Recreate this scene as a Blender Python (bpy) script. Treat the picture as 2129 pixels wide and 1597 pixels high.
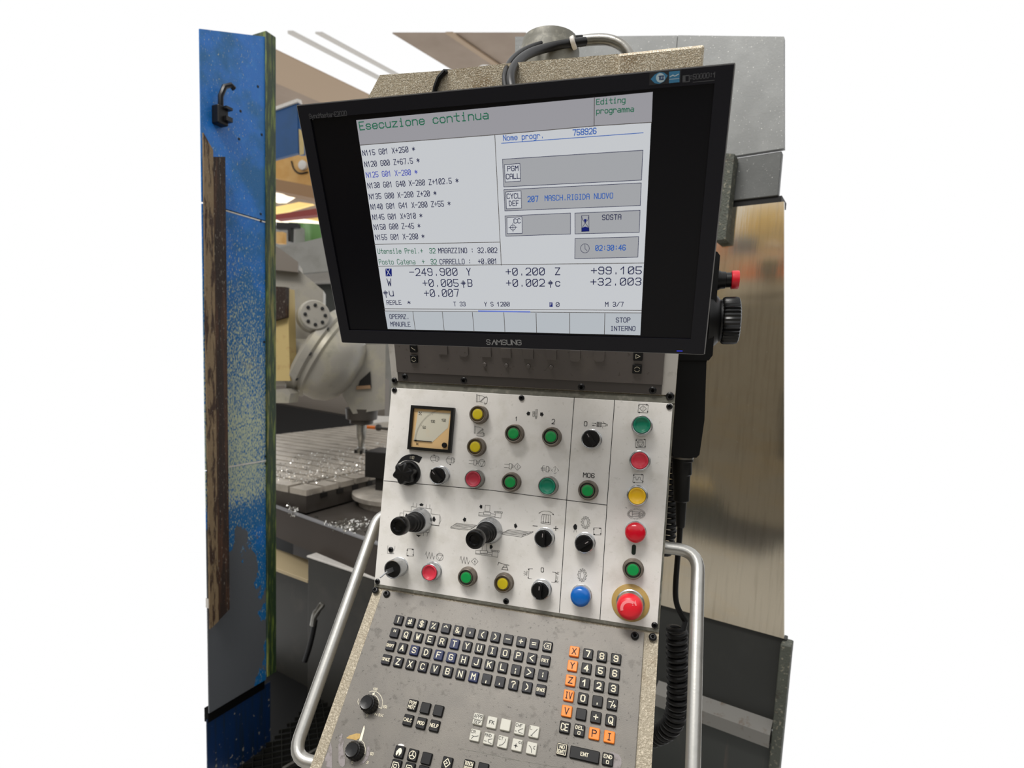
import bpy, bmesh, math, random
import numpy as np
from mathutils import Matrix, Vector
random.seed(7)
S = bpy.context.scene
for o in list(bpy.data.objects): bpy.data.objects.remove(o)

# ------------------------------------------------------------------ camera, sky, exposure
FPX = 1190.0; PPX, PPY = 1030.0, 879.0
RW = np.array([[0.95988668, 0.06771095, -0.27208966],
               [0.27751715, -0.0909151, 0.95640926],
               [0.04002232, -0.99355406, -0.10605914]])
CAM = np.array([0, 0, 1.55])
cd = bpy.data.cameras.new('camera'); cam = bpy.data.objects.new('camera', cd); S.collection.objects.link(cam)
m = Matrix.Identity(4)
for i in range(3):
    m[i][0] = RW[i][0]; m[i][1] = -RW[i][1]; m[i][2] = -RW[i][2]; m[i][3] = CAM[i]
cam.matrix_world = m
cd.sensor_fit = 'HORIZONTAL'; cd.sensor_width = 36.0; cd.lens = FPX / 2129 * 36
cd.shift_x = (1064.5 - PPX) / 2129; cd.shift_y = (PPY - 798.5) / 2129
cd.clip_start = 0.02; cd.clip_end = 200
cd.dof.use_dof = True; cd.dof.focus_distance = 0.76; cd.dof.aperture_fstop = 7.0
S.camera = cam

w = bpy.data.worlds.new('overcast_sky'); S.world = w; w.use_nodes = True
w.node_tree.nodes['Background'].inputs[0].default_value = (1.0, 1.0, 1.0, 1)
w.node_tree.nodes['Background'].inputs[1].default_value = 1.0
S.view_settings.view_transform = 'Standard'; S.view_settings.look = 'None'
S.view_settings.gamma = 1; S.view_settings.exposure = 0.0; S.view_settings.use_curve_mapping = False

def area(name, loc, target, sx, sy, power, col=(1, 1, 1)):
    l = bpy.data.lights.new(name, 'AREA'); l.shape = 'RECTANGLE'; l.size = sx; l.size_y = sy; l.energy = power; l.color = col
    o = bpy.data.objects.new(name, l); S.collection.objects.link(o); o.location = loc
    o.rotation_euler = (Vector(target) - Vector(loc)).to_track_quat('-Z', 'Y').to_euler()
    return o
area('roof_light', (-1.2, -1.0, 5.5), (-0.3, 1.2, 1.0), 2.4, 1.0, 210, (1, 0.97, 0.93))

# ------------------------------------------------------------------ geometry of the place
def ray(x, y): return RW @ np.array([(x - PPX) / FPX, (y - PPY) / FPX, 1.0])
def at(x, y, p, n):
    r = ray(x, y); n = np.asarray(n, float); return CAM + r * (np.dot(np.asarray(p, float) - CAM, n) / np.dot(r, n))
def atd(x, y, d): return CAM + ray(x, y) * d
def aty(x, y, Y): return at(x, y, (0, Y, 0), (0, 1, 0))
def atz(x, y, Z): return at(x, y, (0, 0, Z), (0, 0, 1))
def atx(x, y, X): return at(x, y, (X, 0, 0), (1, 0, 0))

class Plane:
    """a flat face of the console: origin, tilt towards the user; local X right, Y up, Z out"""
    def __init__(s, o, tilt):
        a = math.radians(tilt); s.o = np.array(o, float)
        s.X = np.array([1., 0, 0]); s.Y = np.array([0, math.sin(a), math.cos(a)]); s.N = np.array([0, -math.cos(a), math.sin(a)])
    def uv(s, x, y, h=0.0):
        p = at(x, y, s.o + s.N * h, s.N) - s.o
        return (float(p @ s.X), float(p @ s.Y))
    def M(s, u=0, v=0, h=0, rot=0):
        p = s.o + s.X * u + s.Y * v + s.N * h
        m = Matrix([[s.X[i], s.Y[i], s.N[i], p[i]] for i in range(3)] + [[0, 0, 0, 1]])
        return m @ Matrix.Rotation(math.radians(rot), 4, 'Z')
    def Mp(s, x, y, h=0, rot=0, hs=0):
        u, v = s.uv(x, y, hs); return s.M(u, v, h, rot)
PA = Plane((-.4306, .8713, 1.4999), 8.5)      # switch plate
PB = Plane((-.4317, .8223, 1.1718), 43.0)     # keyboard slope
PC = Plane((-.4317, .8731, 1.5117), -15.0)    # display face behind the monitor
PM = Plane((-.4332, .6143, 1.8400), -21.25)   # monitor face
MW, MH = .480, .2914

# ------------------------------------------------------------------ materials
def lin(h):
    h = h.lstrip('#'); c = [int(h[i:i + 2], 16) / 255 for i in (0, 2, 4)]
    return tuple((x / 12.92 if x <= .04045 else ((x + .055) / 1.055) ** 2.4) for x in c) + (1,)
MATS = {}
def mat(name, col, rough=.5, metal=0., spec=.5, layers=(), bump=None, emit=0., coat=0., alpha=None, trans=0., aniso=0.):
    if name in MATS: return MATS[name]
    m = bpy.data.materials.new(name); m.use_nodes = True; MATS[name] = m
    nt = m.node_tree; N = nt.nodes; L = nt.links; b = N['Principled BSDF']
    b.inputs['Base Color'].default_value = lin(col); b.inputs['Roughness'].default_value = rough
    b.inputs['Metallic'].default_value = metal; b.inputs['Specular IOR Level'].default_value = spec
    b.inputs['Coat Weight'].default_value = coat; b.inputs['Transmission Weight'].default_value = trans
    b.inputs['Anisotropic'].default_value = aniso
    if emit: b.inputs['Emission Color'].default_value = lin(col); b.inputs['Emission Strength'].default_value = emit
    if layers or bump: geo = N.new('ShaderNodeNewGeometry')
    def noise(scale, detail=4, rg=.6, dist=0.):
        mp = N.new('ShaderNodeMapping'); L.new(geo.outputs['Position'], mp.inputs['Vector'])
        sc = scale if isinstance(scale, (tuple, list)) else (scale,) * 3
        mp.inputs['Scale'].default_value = sc
        t = N.new('ShaderNodeTexNoise'); t.inputs['Scale'].default_value = 1; t.inputs['Detail'].default_value = detail
        t.inputs['Roughness'].default_value = rg; t.inputs['Distortion'].default_value = dist
        L.new(mp.outputs[0], t.inputs['Vector']); return t.outputs['Fac']
    prev = None
    for ly in layers:
        c2, sc, lo, hi = ly[:4]; op = ly[4] if len(ly) > 4 else {}
        f = noise(sc, op.get('detail', 4), op.get('rg', .6), op.get('dist', 0))
        for ax, z0, z1, amt in op.get('ramp', []):
            sp = N.new('ShaderNodeSeparateXYZ'); L.new(geo.outputs['Position'], sp.inputs[0])
            r = N.new('ShaderNodeMapRange'); L.new(sp.outputs[ax], r.inputs[0])
            r.inputs[1].default_value = z0; r.inputs[2].default_value = z1; r.inputs[3].default_value = 0; r.inputs[4].default_value = amt
            ad = N.new('ShaderNodeMath'); ad.operation = 'ADD'; L.new(f, ad.inputs[0]); L.new(r.outputs[0], ad.inputs[1]); f = ad.outputs[0]
        mr = N.new('ShaderNodeMapRange'); L.new(f, mr.inputs[0]); mr.inputs[1].default_value = lo; mr.inputs[2].default_value = hi
        mr.inputs[4].default_value = op.get('amt', 1.)
        mx = N.new('ShaderNodeMix'); mx.data_type = 'RGBA'; L.new(mr.outputs[0], mx.inputs['Factor'])
        if prev is None: mx.inputs['A'].default_value = lin(col)
        else: L.new(prev, mx.inputs['A'])
        mx.inputs['B'].default_value = lin(c2); prev = mx.outputs['Result']
    if prev is not None: L.new(prev, b.inputs['Base Color'])
    if bump:
        f = noise(bump[0], 3); bn = N.new('ShaderNodeBump'); bn.inputs['Strength'].default_value = bump[1]
        bn.inputs['Distance'].default_value = bump[2] if len(bump) > 2 else .001
        L.new(f, bn.inputs['Height']); L.new(bn.outputs[0], b.inputs['Normal'])
    return m
def M_(k): return MATS[k]
mat('plate_white', '#e9e6e1', .42, 0, .4, [('#a8a598', 160, .62, .75, {'amt': .35}), ('#c9c5ba', 22, .50, .72, {'amt': .5})], (500, .1))
mat('plate_border', '#c9c5bf', .4, 0, .4, [('#8a857b', 60, .55, .8, {'amt': .6})])
mat('keyplate_metal', '#6d6963', .42, .15, .4, [('#3d3a35', 210, .64, .70, {'amt': .75, 'detail': 2}), ('#4d4943', 60, .60, .68, {'amt': .6, 'detail': 3}), ('#7d7870', 14, .45, .7, {'amt': .6}),
    ('#5d5952', 9, .60, .75, {'amt': .6})], (900, .15))
mat('display_plate', '#625c59', .45, .2, .5, [('#4a443f', 120, .66, .72, {'amt': .7, 'detail': 2}), ('#6c655f', 30, .55, .7, {'amt': .5})])
mat('display_strip', '#4c4745', .45, .2, .5, [('#4a4542', 50, .5, .7, {'amt': .6})])
mat('hammertone', '#948a76', .36, .1, .5, [('#7d6c52', 30, .52, .68, {'amt': .6}), ('#cfc4ae', 300, .54, .64, {'amt': .45, 'detail': 2})], (330, .8, .0016))
mat('hammertone_lightened', '#c2b49a', .34, .1, .6, [('#9a8260', 24, .50, .66, {'amt': .8}), ('#f6eeda', 620, .52, .60, {'amt': .9, 'detail': 2}), ('#5f5342', 760, .58, .66, {'amt': .8, 'detail': 2})], (620, .7, .0012))  # hammertone copy painted lighter to offset the shade on the down-facing hood
mat('edge_grey', '#6e6d64', .5, .1, .4, [('#8d8b80', 80, .5, .7)])
mat('black_print', '#1a1a1c', .6, 0, .3); mat('white_print', '#f0e8d0', .6, 0, .3)
mat('screw_black', '#131315', .35, .3, .6); mat('socket_dark', '#050505', .8, 0, .1)
mat('black_plastic', '#09090a', .40, 0, .35, (), (800, .06)); mat('black_rubber', '#0a0a0b', .5, 0, .32)
mat('hose_black', '#060607', .40, 0, .4); mat('black_gloss', '#070708', .26, 0, .4)
mat('brown_ring', '#7d746a', .38, .55, .5, [('#5c5148', 120, .5, .7, {'amt': .6})])
mat('silver_ring', '#b9bbbd', .25, .85, .5); mat('dull_ring', '#8f8d88', .35, .7, .5)
mat('lens_green', '#0a8a42', .35, 0, .5, (), None, .10); mat('lens_yellow', '#c9b417', .4, 0, .5, (), None, .05)
mat('cap_green', '#0f8264', .35, 0, .5); mat('cap_red', '#dd3a4e', .35, 0, .5); mat('cap_darkred', '#b93447', .4, 0, .5)
mat('cap_yellow', '#f3c321', .35, 0, .5); mat('lamp_red', '#bb0c22', .2, 0, .6, (), None, .12); mat('lamp_blue', '#0b63b8', .25, 0, .6)
mat('collar_dark', '#1d2a22', .4, 0, .4); mat('collar_olive', '#4a3a12', .4, 0, .4)
mat('stop_red', '#e0202f', .35, 0, .5); mat('stop_ring', '#b99a5a', .5, 0, .4, [('#a3824a', 60, .5, .7)])
mat('gauge_face', '#cfcab8', .6, 0, .3, [('#d8b888', 35, .56, .8, {'amt': .4})]); mat('gauge_amber', '#dfba84', .5, 0, .4)
mat('key_black', '#0d0e15', .42, 0, .28, [('#232433', 90, .5, .7, {'amt': .5})]); mat('key_blue', '#0d1c46', .42, 0, .3); mat('key_black2', '#0a0a0c', .42, 0, .28)
mat('key_orange', '#f28222', .4, 0, .4); mat('key_grey', '#c3c1b6', .45, 0, .4)
mat('aluminium', '#b9b8b3', .32, .75, .5, [('#8f8e8a', 40, .5, .8, {'amt': .5})], (300, .1))
mat('steel', '#9a9892', .3, .9, .5, [('#6e6a64', 30, .45, .7, {'amt': .7})], (200, .2))
mat('bare_paint', '#8b8484', .5, 0, .4, [('#6d6763', 150, .5, .65)])
mat('bezel_black', '#18181f', .4, 0, .25, (), (1200, .05)); mat('lcd_black', '#08080f', .3, 0, .22)
mat('bezel_edge', '#8a8a8c', .4, .4, .5)
for k, c, e in (('scr_white', '#c9ccd0', .93), ('scr_grey', '#a5a4aa', .80), ('scr_box', '#aeb0b4', .82), ('scr_soft', '#bcc2c8', .88)):
    mat(k, c, .45, 0, .15, (), None, e); MATS[k].node_tree.nodes['Principled BSDF'].inputs['Base Color'].default_value = (.02, .02, .02, 1)
for k, c in (('ink_navy', '#151b46'), ('ink_green', '#24694f'), ('ink_blue', '#2b5fb2'), ('ink_violet', '#4653b4'), ('ink_line', '#4a4440'), ('ink_deep', '#0a1a70'), ('ink_bar', '#6c82d6')):
    mat(k, c, .5, 0, .1, (), None, .9); MATS[k].node_tree.nodes['Principled BSDF'].inputs['Base Color'].default_value = (.01, .01, .01, 1)
mat('logo_grey', '#9b9c9f', .35, .5, .5); mat('logo_dim', '#55565a', .4, .2, .5); mat('sticker_blue', '#3b7ea6', .4); mat('sticker_white', '#b8ccd4', .4); mat('sticker_navy', '#23447a', .4); mat('sticker_black', '#26262a', .4); mat('led_blue', '#2a35c8', .3, emit=.6)

# ------------------------------------------------------------------ mesh builder
I4 = Matrix.Identity(4)
class MB:
    def __init__(s): s.v = []; s.f = []; s.sm = []
    def add(s, vs, fs, M=I4, smooth=False):
        k = len(s.v); s.v += [tuple(M @ Vector([float(c) for c in v])) for v in vs]; s.f += [tuple(i + k for i in f) for f in fs]; s.sm += [smooth] * len(fs); return s
    def box(s, x0, x1, y0, y1, z0, z1, M=I4, bev=0):
        if bev:
            return s.rbox(x0, x1, y0, y1, z0, z1, bev, M)
        vs = [(x, y, z) for z in (z0, z1) for x, y in ((x0, y0), (x1, y0), (x1, y1), (x0, y1))]
        return s.add(vs, [(3, 2, 1, 0), (4, 5, 6, 7), (0, 1, 5, 4), (1, 2, 6, 5), (2, 3, 7, 6), (3, 0, 4, 7)], M)
    def rbox(s, x0, x1, y0, y1, z0, z1, b, M=I4, r=None, taper=0., seg=3):
        """box with rounded vertical corners (radius r) and a chamfered top rim"""
        r = r or b
        def ring(ins, z):
            out = []
            X0, X1, Y0, Y1 = x0 + ins, x1 - ins, y0 + ins, y1 - ins; rr = max(r - ins, r * .4)
            for cx, cy, a0 in ((X1 - rr, Y1 - rr, 0), (X0 + rr, Y1 - rr, 90), (X0 + rr, Y0 + rr, 180), (X1 - rr, Y0 + rr, 270)):
                for i in range(seg + 1):
                    a = math.radians(a0 + 90 * i / seg); out.append((cx + rr * math.cos(a), cy + rr * math.sin(a), z))
            return out
        rings = [ring(0, z0), ring(taper, z1 - b), ring(taper + b * .4, z1 - b * .35), ring(taper + b, z1)]
        n = len(rings[0]); vs = sum(rings, []); fs = []
        for k in range(3):
            for i in range(n): j = (i + 1) % n; fs.append((k * n + i, k * n + j, (k + 1) * n + j, (k + 1) * n + i))
        fs.append(tuple(range(3 * n, 4 * n))); fs.append(tuple(reversed(range(n))))
        return s.add(vs, fs, M)
    def prism(s, poly, z0, z1, M=I4):
        n = len(poly); vs = [(x, y, z0) for x, y in poly] + [(x, y, z1) for x, y in poly]
        a = sum(poly[i][0] * poly[(i + 1) % n][1] - poly[(i + 1) % n][0] * poly[i][1] for i in range(n))
        fs = [tuple(range(n, 2 * n)), tuple(reversed(range(n)))] + [(i, (i + 1) % n, n + (i + 1) % n, n + i) for i in range(n)]
        if a < 0: fs = [tuple(reversed(f)) for f in fs]
        return s.add(vs, fs, M)
    def lathe(s, prof, M=I4, seg=32, smooth=True, cap=True, lobes=0, amp=0.):
        """prof: (radius, z) from base to tip"""
        vs = []; fs = []; n = len(prof)
        for r, z in prof:
            for i in range(seg):
                a = 2 * math.pi * i / seg; rr = r * (1 + amp * math.cos(lobes * a)) if lobes else r
                vs.append((rr * math.cos(a), rr * math.sin(a), z))
        for k in range(n - 1):
            for i in range(seg): j = (i + 1) % seg; fs.append((k * seg + i, k * seg + j, (k + 1) * seg + j, (k + 1) * seg + i))
        k0 = len(s.f); s.add(vs, fs, M, smooth)
        if cap:
            s.add([vs[i] for i in range(seg)], [tuple(reversed(range(seg)))], M)
            s.add([vs[(n - 1) * seg + i] for i in range(seg)], [tuple(range(seg))], M)
        return s
    def tube(s, pts, r, seg=12, M=I4, cap=True):
        P = [Vector([float(c) for c in p]) for p in pts]; n = len(P); vs = []; fs = []
        t = (P[1] - P[0]).normalized(); ref = Vector((0, 0, 1)) if abs(t.z) < .9 else Vector((1, 0, 0)); nr = t.cross(ref).normalized()
        for k in range(n):
            t = (P[min(k + 1, n - 1)] - P[max(k - 1, 0)]).normalized(); nr = (nr - t * nr.dot(t)).normalized(); b = t.cross(nr)
            rr = r[k] if isinstance(r, (list, tuple)) else r
            for i in range(seg): a = 2 * math.pi * i / seg; vs.append(P[k] + nr * math.cos(a) * rr + b * math.sin(a) * rr)
        for k in range(n - 1):
            for i in range(seg): j = (i + 1) % seg; fs.append((k * seg + i, k * seg + j, (k + 1) * seg + j, (k + 1) * seg + i))
        s.add(vs, fs, M, True)
        if cap: s.add([vs[i] for i in range(seg)], [tuple(reversed(range(seg)))], M); s.add([vs[(n - 1) * seg + i] for i in range(seg)], [tuple(range(seg))], M)
        return s
    def stroke(s, pts, w, M=I4, z=0., closed=False):
        """flat line of width w through 2-D points"""
        pts = list(pts) + ([pts[0]] if closed else [])
        for (x0, y0), (x1, y1) in zip(pts, pts[1:]):
            dx, dy = x1 - x0, y1 - y0; l = math.hypot(dx, dy)
            if l < 1e-9: dx, dy, l = 1, 0, 1
            ux, uy = dx / l * w * .5, dy / l * w * .5
            s.add([(x0 - ux + uy * 1, y0 - uy - ux, z), (x1 + ux + uy, y1 + uy - ux, z), (x1 + ux - uy, y1 + uy + ux, z), (x0 - ux - uy, y0 - uy + ux, z)], [(0, 1, 2, 3)], M)
        return s
    def poly(s, pts, M=I4, z=0.):
        n = len(pts); a = sum(pts[i][0] * pts[(i + 1) % n][1] - pts[(i + 1) % n][0] * pts[i][1] for i in range(n))
        return s.add([(x, y, z) for x, y in pts], [tuple(range(n)) if a > 0 else tuple(reversed(range(n)))], M)
    def mesh(s, name, material):
        me = bpy.data.meshes.new(name); me.from_pydata(s.v, [], s.f); me.materials.append(M_(material) if isinstance(material, str) else material)
        me.polygons.foreach_set('use_smooth', s.sm)
        if any(s.sm): me.set_sharp_from_angle(angle=math.radians(38))
        me.update(); return me
WM = {}
def put(name, mesh, M=I4, parent=None, material=None):
    """link one object; M is its world matrix"""
    if isinstance(mesh, MB): mesh = mesh.mesh(name, material)
    o = bpy.data.objects.new(name, mesh); S.collection.objects.link(o)
    if parent: o.parent = parent; o.matrix_basis = WM[parent.name].inverted() @ M
    else: o.matrix_basis = M
    WM[o.name] = M.copy(); return o
def part(name, mb, material, parent, M=I4, label=None):
    o = put(name, mb, M, parent, material)
    if label: o['label'] = label
    return o
def tag(o, label, cat, group=None):
    o['label'] = label; o['category'] = cat
    if group: o['group'] = group
    return o
def thing(name, loc, label, cat, group=None):
    return tag(put(name, None, Matrix.Translation([float(c) for c in loc])), label, cat, group)
def solo(name, mb, material, label, cat, group=None, M=I4):
    """a thing that is one mesh, its origin moved to its base centre"""
    if M == I4 and mb.v:
        a = np.array(mb.v); c = Vector(((a[:, 0].min() + a[:, 0].max()) / 2, (a[:, 1].min() + a[:, 1].max()) / 2, a[:, 2].min()))
        mb.v = [tuple(Vector(v) - c) for v in mb.v]; M = Matrix.Translation(c)
    return tag(put(name, mb, M, None, material), label, cat, group)
def structure(name, mb, material, parent=None):
    o = put(name, mb, I4, parent, material)
    if not parent: o['kind'] = 'structure'
    return o
def axisM(p, d, up=(0, 0, 1)):
    z = Vector([float(c) for c in d]).normalized(); u = Vector(up)
    if abs(z.dot(u)) > .98: u = Vector((0, 1, 0))
    x = u.cross(z).normalized(); y = z.cross(x)
    return Matrix([[x[i], y[i], z[i], float(p[i])] for i in range(3)] + [[0, 0, 0, 1]])
def ncol(name): return M_(name)

# ------------------------------------------------------------------ stroke lettering, 4 x 8 grid, baseline 2, cap height 8
GL = {'A': "020718384742 0545", 'B': "02083847463505 3544433202", 'C': "4738180703123243", 'D': "020828464422 2202", 'E': "48080242 0535", 'F': "480802 0535",
 'G': "47381807031232434525", 'H': "0208 4248 0545", 'I': "1838 2822 1232", 'J': "4843321203", 'K': "0208 4805 1642", 'L': "080242", 'M': "0208254842", 'N': "02084248",
 'O': "180703123243473818", 'P': "02083847463505", 'Q': "180703123243473818 2441", 'R': "02083847463505 2542", 'S': "473818070615354443321203", 'T': "0848 2822",
 'U': "080312324348", 'V': "082248", 'W': "0812263248", 'X': "0842 0248", 'Y': "082548 2522", 'Z': "08480242",
 '0': "180703123243473818", 'Ø': "180703123243473818 0347", '1': "062822", '2': "07183847450242", '3': "071838474635 1535 354443321203", '4': "32380444", '5': "480805354443321203",
 '6': "4738180703123243443505", '7': "084822", '8': "180706153546473818 1504031232434435", '9': "0312324347381807061545",
 'a': "16364542 43321203041444", 'b': "0208 05163645433212 1203", 'c': "4536160503123243", 'd': "4842 4536160503123243", 'e': "04444536160503123243",
 'g': "4536160503123243 46413010", 'i': "1626 2622 1232 2728", 'l': "1828 2822 1232", 'm': "0206 05162522 25364542", 'n': "0206 05163645 4542", 'o': "160503123243453616",
 'p': "0006 05163645433212 1203", 'r': "0206 05163645", 's': "45361605143443321203", 't': "28233242 0646", 'u': "060312324346 4642", 'z': "06460242", 'y': "0622 462210",
 '+': "2723 0545", '-': "0545", '.': "2223", ':': "2324 2627", '*': "2327 0446 0644", '/': "0248", ',': "2321", ';': "2321 2526", '<': "480542", '>': "084502", '=': "0444 0646",
 '(': "38161432", ')': "18363412", '&': "4206071828260403122244", '%': "0248 0708181707 3233434232", '^': "062846", '$': "473818070615354443321203 2921", '#': "1217 3338 0343 0646",
 '|': "2228", '"': "1816 3836", '?': "0718384746252 4 2223".replace(' 4', '4'), 'Å': "022842 1434", '·': "2425", '~': "2127 0545 1416 3436", '_': "0141", ' ': "", 'n~': "", '°': "2525"}
def glyph(mb, ch, x, y, w, h, t, M, z, dx=0):
    for pl in GL.get(ch, '').split():
        pts = [(x + int(pl[i]) / 4 * w + (int(pl[i + 1]) - 2) / 6 * h * dx, y + (int(pl[i + 1]) - 2) / 6 * h) for i in range(0, len(pl), 2)]
        mb.stroke(pts, t, M, z)
def text(mb, s, x, y, W, h, t, M=I4, z=0.0002, rot=0., gap=.42):
    """string s from x, total width W, cap height h"""
    n = len(s); adv = W / (n - 1 + 1 / (1 + gap)) if n > 1 else W; cw = adv / (1 + gap) if n > 1 else W
    R = M @ Matrix.Translation((x, y, 0)) @ Matrix.Rotation(rot, 4, 'Z')
    for i, ch in enumerate(s): glyph(mb, ch, i * adv, 0, cw, h, t, R, z)
def textp(mb, P, s, x0, y0, x1, y1, hpx, t, z=.0003, gap=.42):
    """string on plane P with its baseline between two measured points (millimetre layout recovered from the plane)"""
    a = P.uv(x0, y0); b = P.uv(x1, y1); c = P.uv(x0, y0 - hpx)
    h = math.hypot(c[0] - a[0], c[1] - a[1]); W = math.hypot(b[0] - a[0], b[1] - a[1])
    text(mb, s, a[0], a[1], W, h, t, I4, z, math.atan2(b[1] - a[1], b[0] - a[0]), gap)

# ================================================================== CONTROL CONSOLE
con = thing('control_console', (-.206, .95, .70), 'tall beige machine control console with white switch plate and sloping grey keyboard', 'control console')
XL, XR = -.4317, .0222
# body: side profile (y, z) extruded across the width, front faces just under the plates
def yz(P, v, h): p = P.o + P.Y * v + P.N * h; return (p[1], p[2])
prof = [yz(PC, .28, -.003), yz(PC, 0, -.003), yz(PA, .0, -.004), yz(PA, -.3257, -.004), yz(PB, 0, -.003), yz(PB, -.44, -.003), (yz(PB, -.44, 0)[0] + .10, yz(PB, -.44, 0)[1] - .05),
        (.93, 1.10), (1.06, 1.2), (1.06, 1.84), (.95, 1.86)]
mb = MB(); n = len(prof)
vs = [(XL, y, z) for y, z in prof] + [(XR, y, z) for y, z in prof]
mb.add(vs, [tuple(range(n)), tuple(reversed(range(n, 2 * n)))] + [(i, n + i, n + (i + 1) % n, (i + 1) % n) for i in range(n)])
me = mb.mesh('body', 'hammertone'); bm = bmesh.new(); bm.from_mesh(me); bmesh.ops.recalc_face_normals(bm, faces=bm.faces); bm.to_mesh(me); bm.free()
put('body', me, I4, con)
# hood of the console above the monitor
hood = MB()
q = [(764, 205), (790, 156), (905, 148), (1060, 131), (1285, 112), (1285, 240), (764, 290)]
hood.prism([PC.uv(*p) for p in q], -.12, 0, PC.M())
hood = part('hood', hood, 'hammertone_lightened', con)
c = MB(); u0, v0 = PC.uv(1285, 100, .012); u1, v1 = PC.uv(1465, 95, .012)
c.rbox(u0, u1, v0 - .06, v1 + .0015, -.10, .012, .003, PC.M())
part('raised_cover', c, 'hammertone_lightened', con)
c = MB(); c.tube([PC.o + PC.X * PC.uv(x, y)[0] + PC.Y * PC.uv(x, y)[1] + PC.N * h for x, y, h in ((935, 147, -.06), (932, 147, -.01), (925, 150, .002), (914, 163, .003), (907, 182, .003), (903, 205, .003))], .0035, 8)
part('rubber_seal', c, 'black_rubber', con)

# --- switch plate
plate = MB(); plate.rbox(0, .45, -.3257, 0, -.004, .0, .0006, I4, .003)
plate = part('switch_plate', plate, 'plate_white', con, PA.M())
g_ = MB(); g_.box(-.0015, .4525, -.3275, .0005, -.010, -.0035); part('plate_edge', g_, 'edge_grey', con, PA.M())
g_ = MB(); g_.box(-.0012, .4525, .0005, .0105, -.006, -.0018); part('gasket_strip', g_, 'edge_grey', con, PA.M())
g_ = MB(); g_.box(.0005, .4525, -.0045, .0, -.014, -.0005, PA.M(0, -.3257)); part('lower_rim', g_, 'edge_grey', con)
V = {5: (780, 790, 6.44), 6: (1080, 810, 6.44), 7: (770, 1020, 6.44), 8: (1080, 1040, 6.44), 3: (600, 1380, 7.097), 1: (770, 1250, 5.914), 2: (1080, 1280, 5.914), 4: (780, 1430, 7.097), 9: (1050, 1430, 7.097)}
def vp(v, x, y): a, b, s = V[v]; return a + x / s, b + y / s
def pls(v, txt, P, h=0):
    out = []
    for pl in txt.split('|'):
        out.append([P.uv(*vp(v, *map(float, q.split(','))), h) for q in pl.split()])
    return out
def symbol(v, lines, P=PA, parent=None, wd=.00042, fill='', name='printed_symbol', material='black_print', z=.0003):
    mb = MB()
    if lines:
        for pl in pls(v, lines, P): mb.stroke(pl, wd, I4, z)
    if fill:
        for pl in pls(v, fill, P): mb.poly(pl, I4, z + .0001)
    return part(name, mb, material, parent or plate, P.M())
def circ(cx, cy, rx, ry=None, n=20, a0=0, a1=360):
    ry = ry or rx
    return ' '.join('%.1f,%.1f' % (cx + rx * math.cos(math.radians(a0 + (a1 - a0) * i / n)), cy + ry * math.sin(math.radians(a0 + (a1 - a0) * i / n))) for i in range(n + 1))
# engraved dividing lines
for v, a, b_ in ((5, (118, 1350), None), (6, (735, 105), None), (6, (1275, 140), None), (8, (640, 12), None)):
    mb = MB()
    if v == 5: pts = [vp(5, 118, 1350), vp(5, 1560, 1478), vp(6, 625, 1480), vp(6, 1170, 1547)]
    elif (v, a) == (6, (735, 105)): pts = [vp(6, 735, 105), vp(6, 632, 1480), vp(8, 535, 1500)]
    elif v == 6: pts = [vp(6, 1275, 140), vp(6, 1172, 1547), vp(8, 1078, 1597)]
    else: continue
    mb.stroke([PA.uv(*p) for p in pts], .0009, I4, .0003); part('dividing_line', mb, 'black_print', plate, PA.M())
def arrow_box(v, x0, y0, x1, y1, sk=8):   # cycle square with arrow corners
    symbol(v, f'{x0+sk},{y0} {x1+sk/2},{y0+sk} {x1-sk/2},{y1} {x0-sk/2},{y1-sk} {x0+sk},{y0}', fill=f'{x0+sk-9},{y0+22} {x0+sk+1},{y0} {x0+sk+11},{y0+22}|{x1-20},{y0-4} {x1+5},{y0+8} {x1-20},{y0+16}|{x1-14},{y1-22} {x1-4},{y1} {x1+6},{y1-22}|{x0+20},{y1-16} {x0-4},{y1-8} {x0+20},{y1+4}')
# symbols, upper left
symbol(5, '1357,195 1354,293|1357,195 1370,198 1367,296 1354,293|1372,205 1395,207 1392,290 1370,290|1395,210 1440,212 1465,230|1465,230 1400,292 1392,290|1478,230 1410,295 1440,298|1465,235 1500,235 1505,240 1500,300 1480,325 1460,320 1458,295|1480,222 1497,224|1467,310 1497,313')
symbol(5, '1330,615 1327,713|1330,615 1344,618 1341,716 1327,713|1344,630 1390,632 1410,640 1440,655 1445,705 1400,715|1440,655 1365,718 1360,745|1450,660 1378,720|1445,705 1465,720 1462,750 1440,757 1380,750 1365,745|1452,712 1448,752')
symbol(6, '180,292 205,292 202,360 178,360 180,292|180,310 203,310|180,326 203,326|180,342 203,342|222,266 243,266 230,390 211,390 222,266|220,285 240,285|218,303 238,303|216,321 236,321|214,339 234,339|212,357 232,357|211,375 231,375', fill='93,322 120,285 121,300 143,303 137,345 116,343 117,358|325,335 302,297 300,310 280,306 276,350 298,352 297,370')
for v, s_, x0, y0, x1, h, t in ((5, '1', 1878, 547, 1900, 55, .0007), (6, '2', 433, 458, 470, 60, .0008), (6, '0', 866, 487, 903, 60, .0008), (6, 'M06', 855, 1172, 1000, 58, .0010), (8, '0', 290, 962, 325, 58, .0008)):
    mb = MB(); a = vp(v, x0, y0); b_ = vp(v, x1, y0 + (12 if s_ == 'M06' else 2)); textp(mb, PA, s_, *a, *b_, h / 6.44, t); part('lettering', mb, 'black_print', plate, PA.M())
symbol(5, '470,1030 510,1032|465,1045 508,1048|505,1020 525,1022 520,1060 500,1058 505,1020', name='dial_symbol', material='white_print', z=.0009)
symbol(5, '', fill='283,1140 310,1095 355,1040 400,1012 450,998 510,996 560,1005 632,1035 588,1112 540,1090 480,1075 420,1072 370,1085 320,1115')
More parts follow.
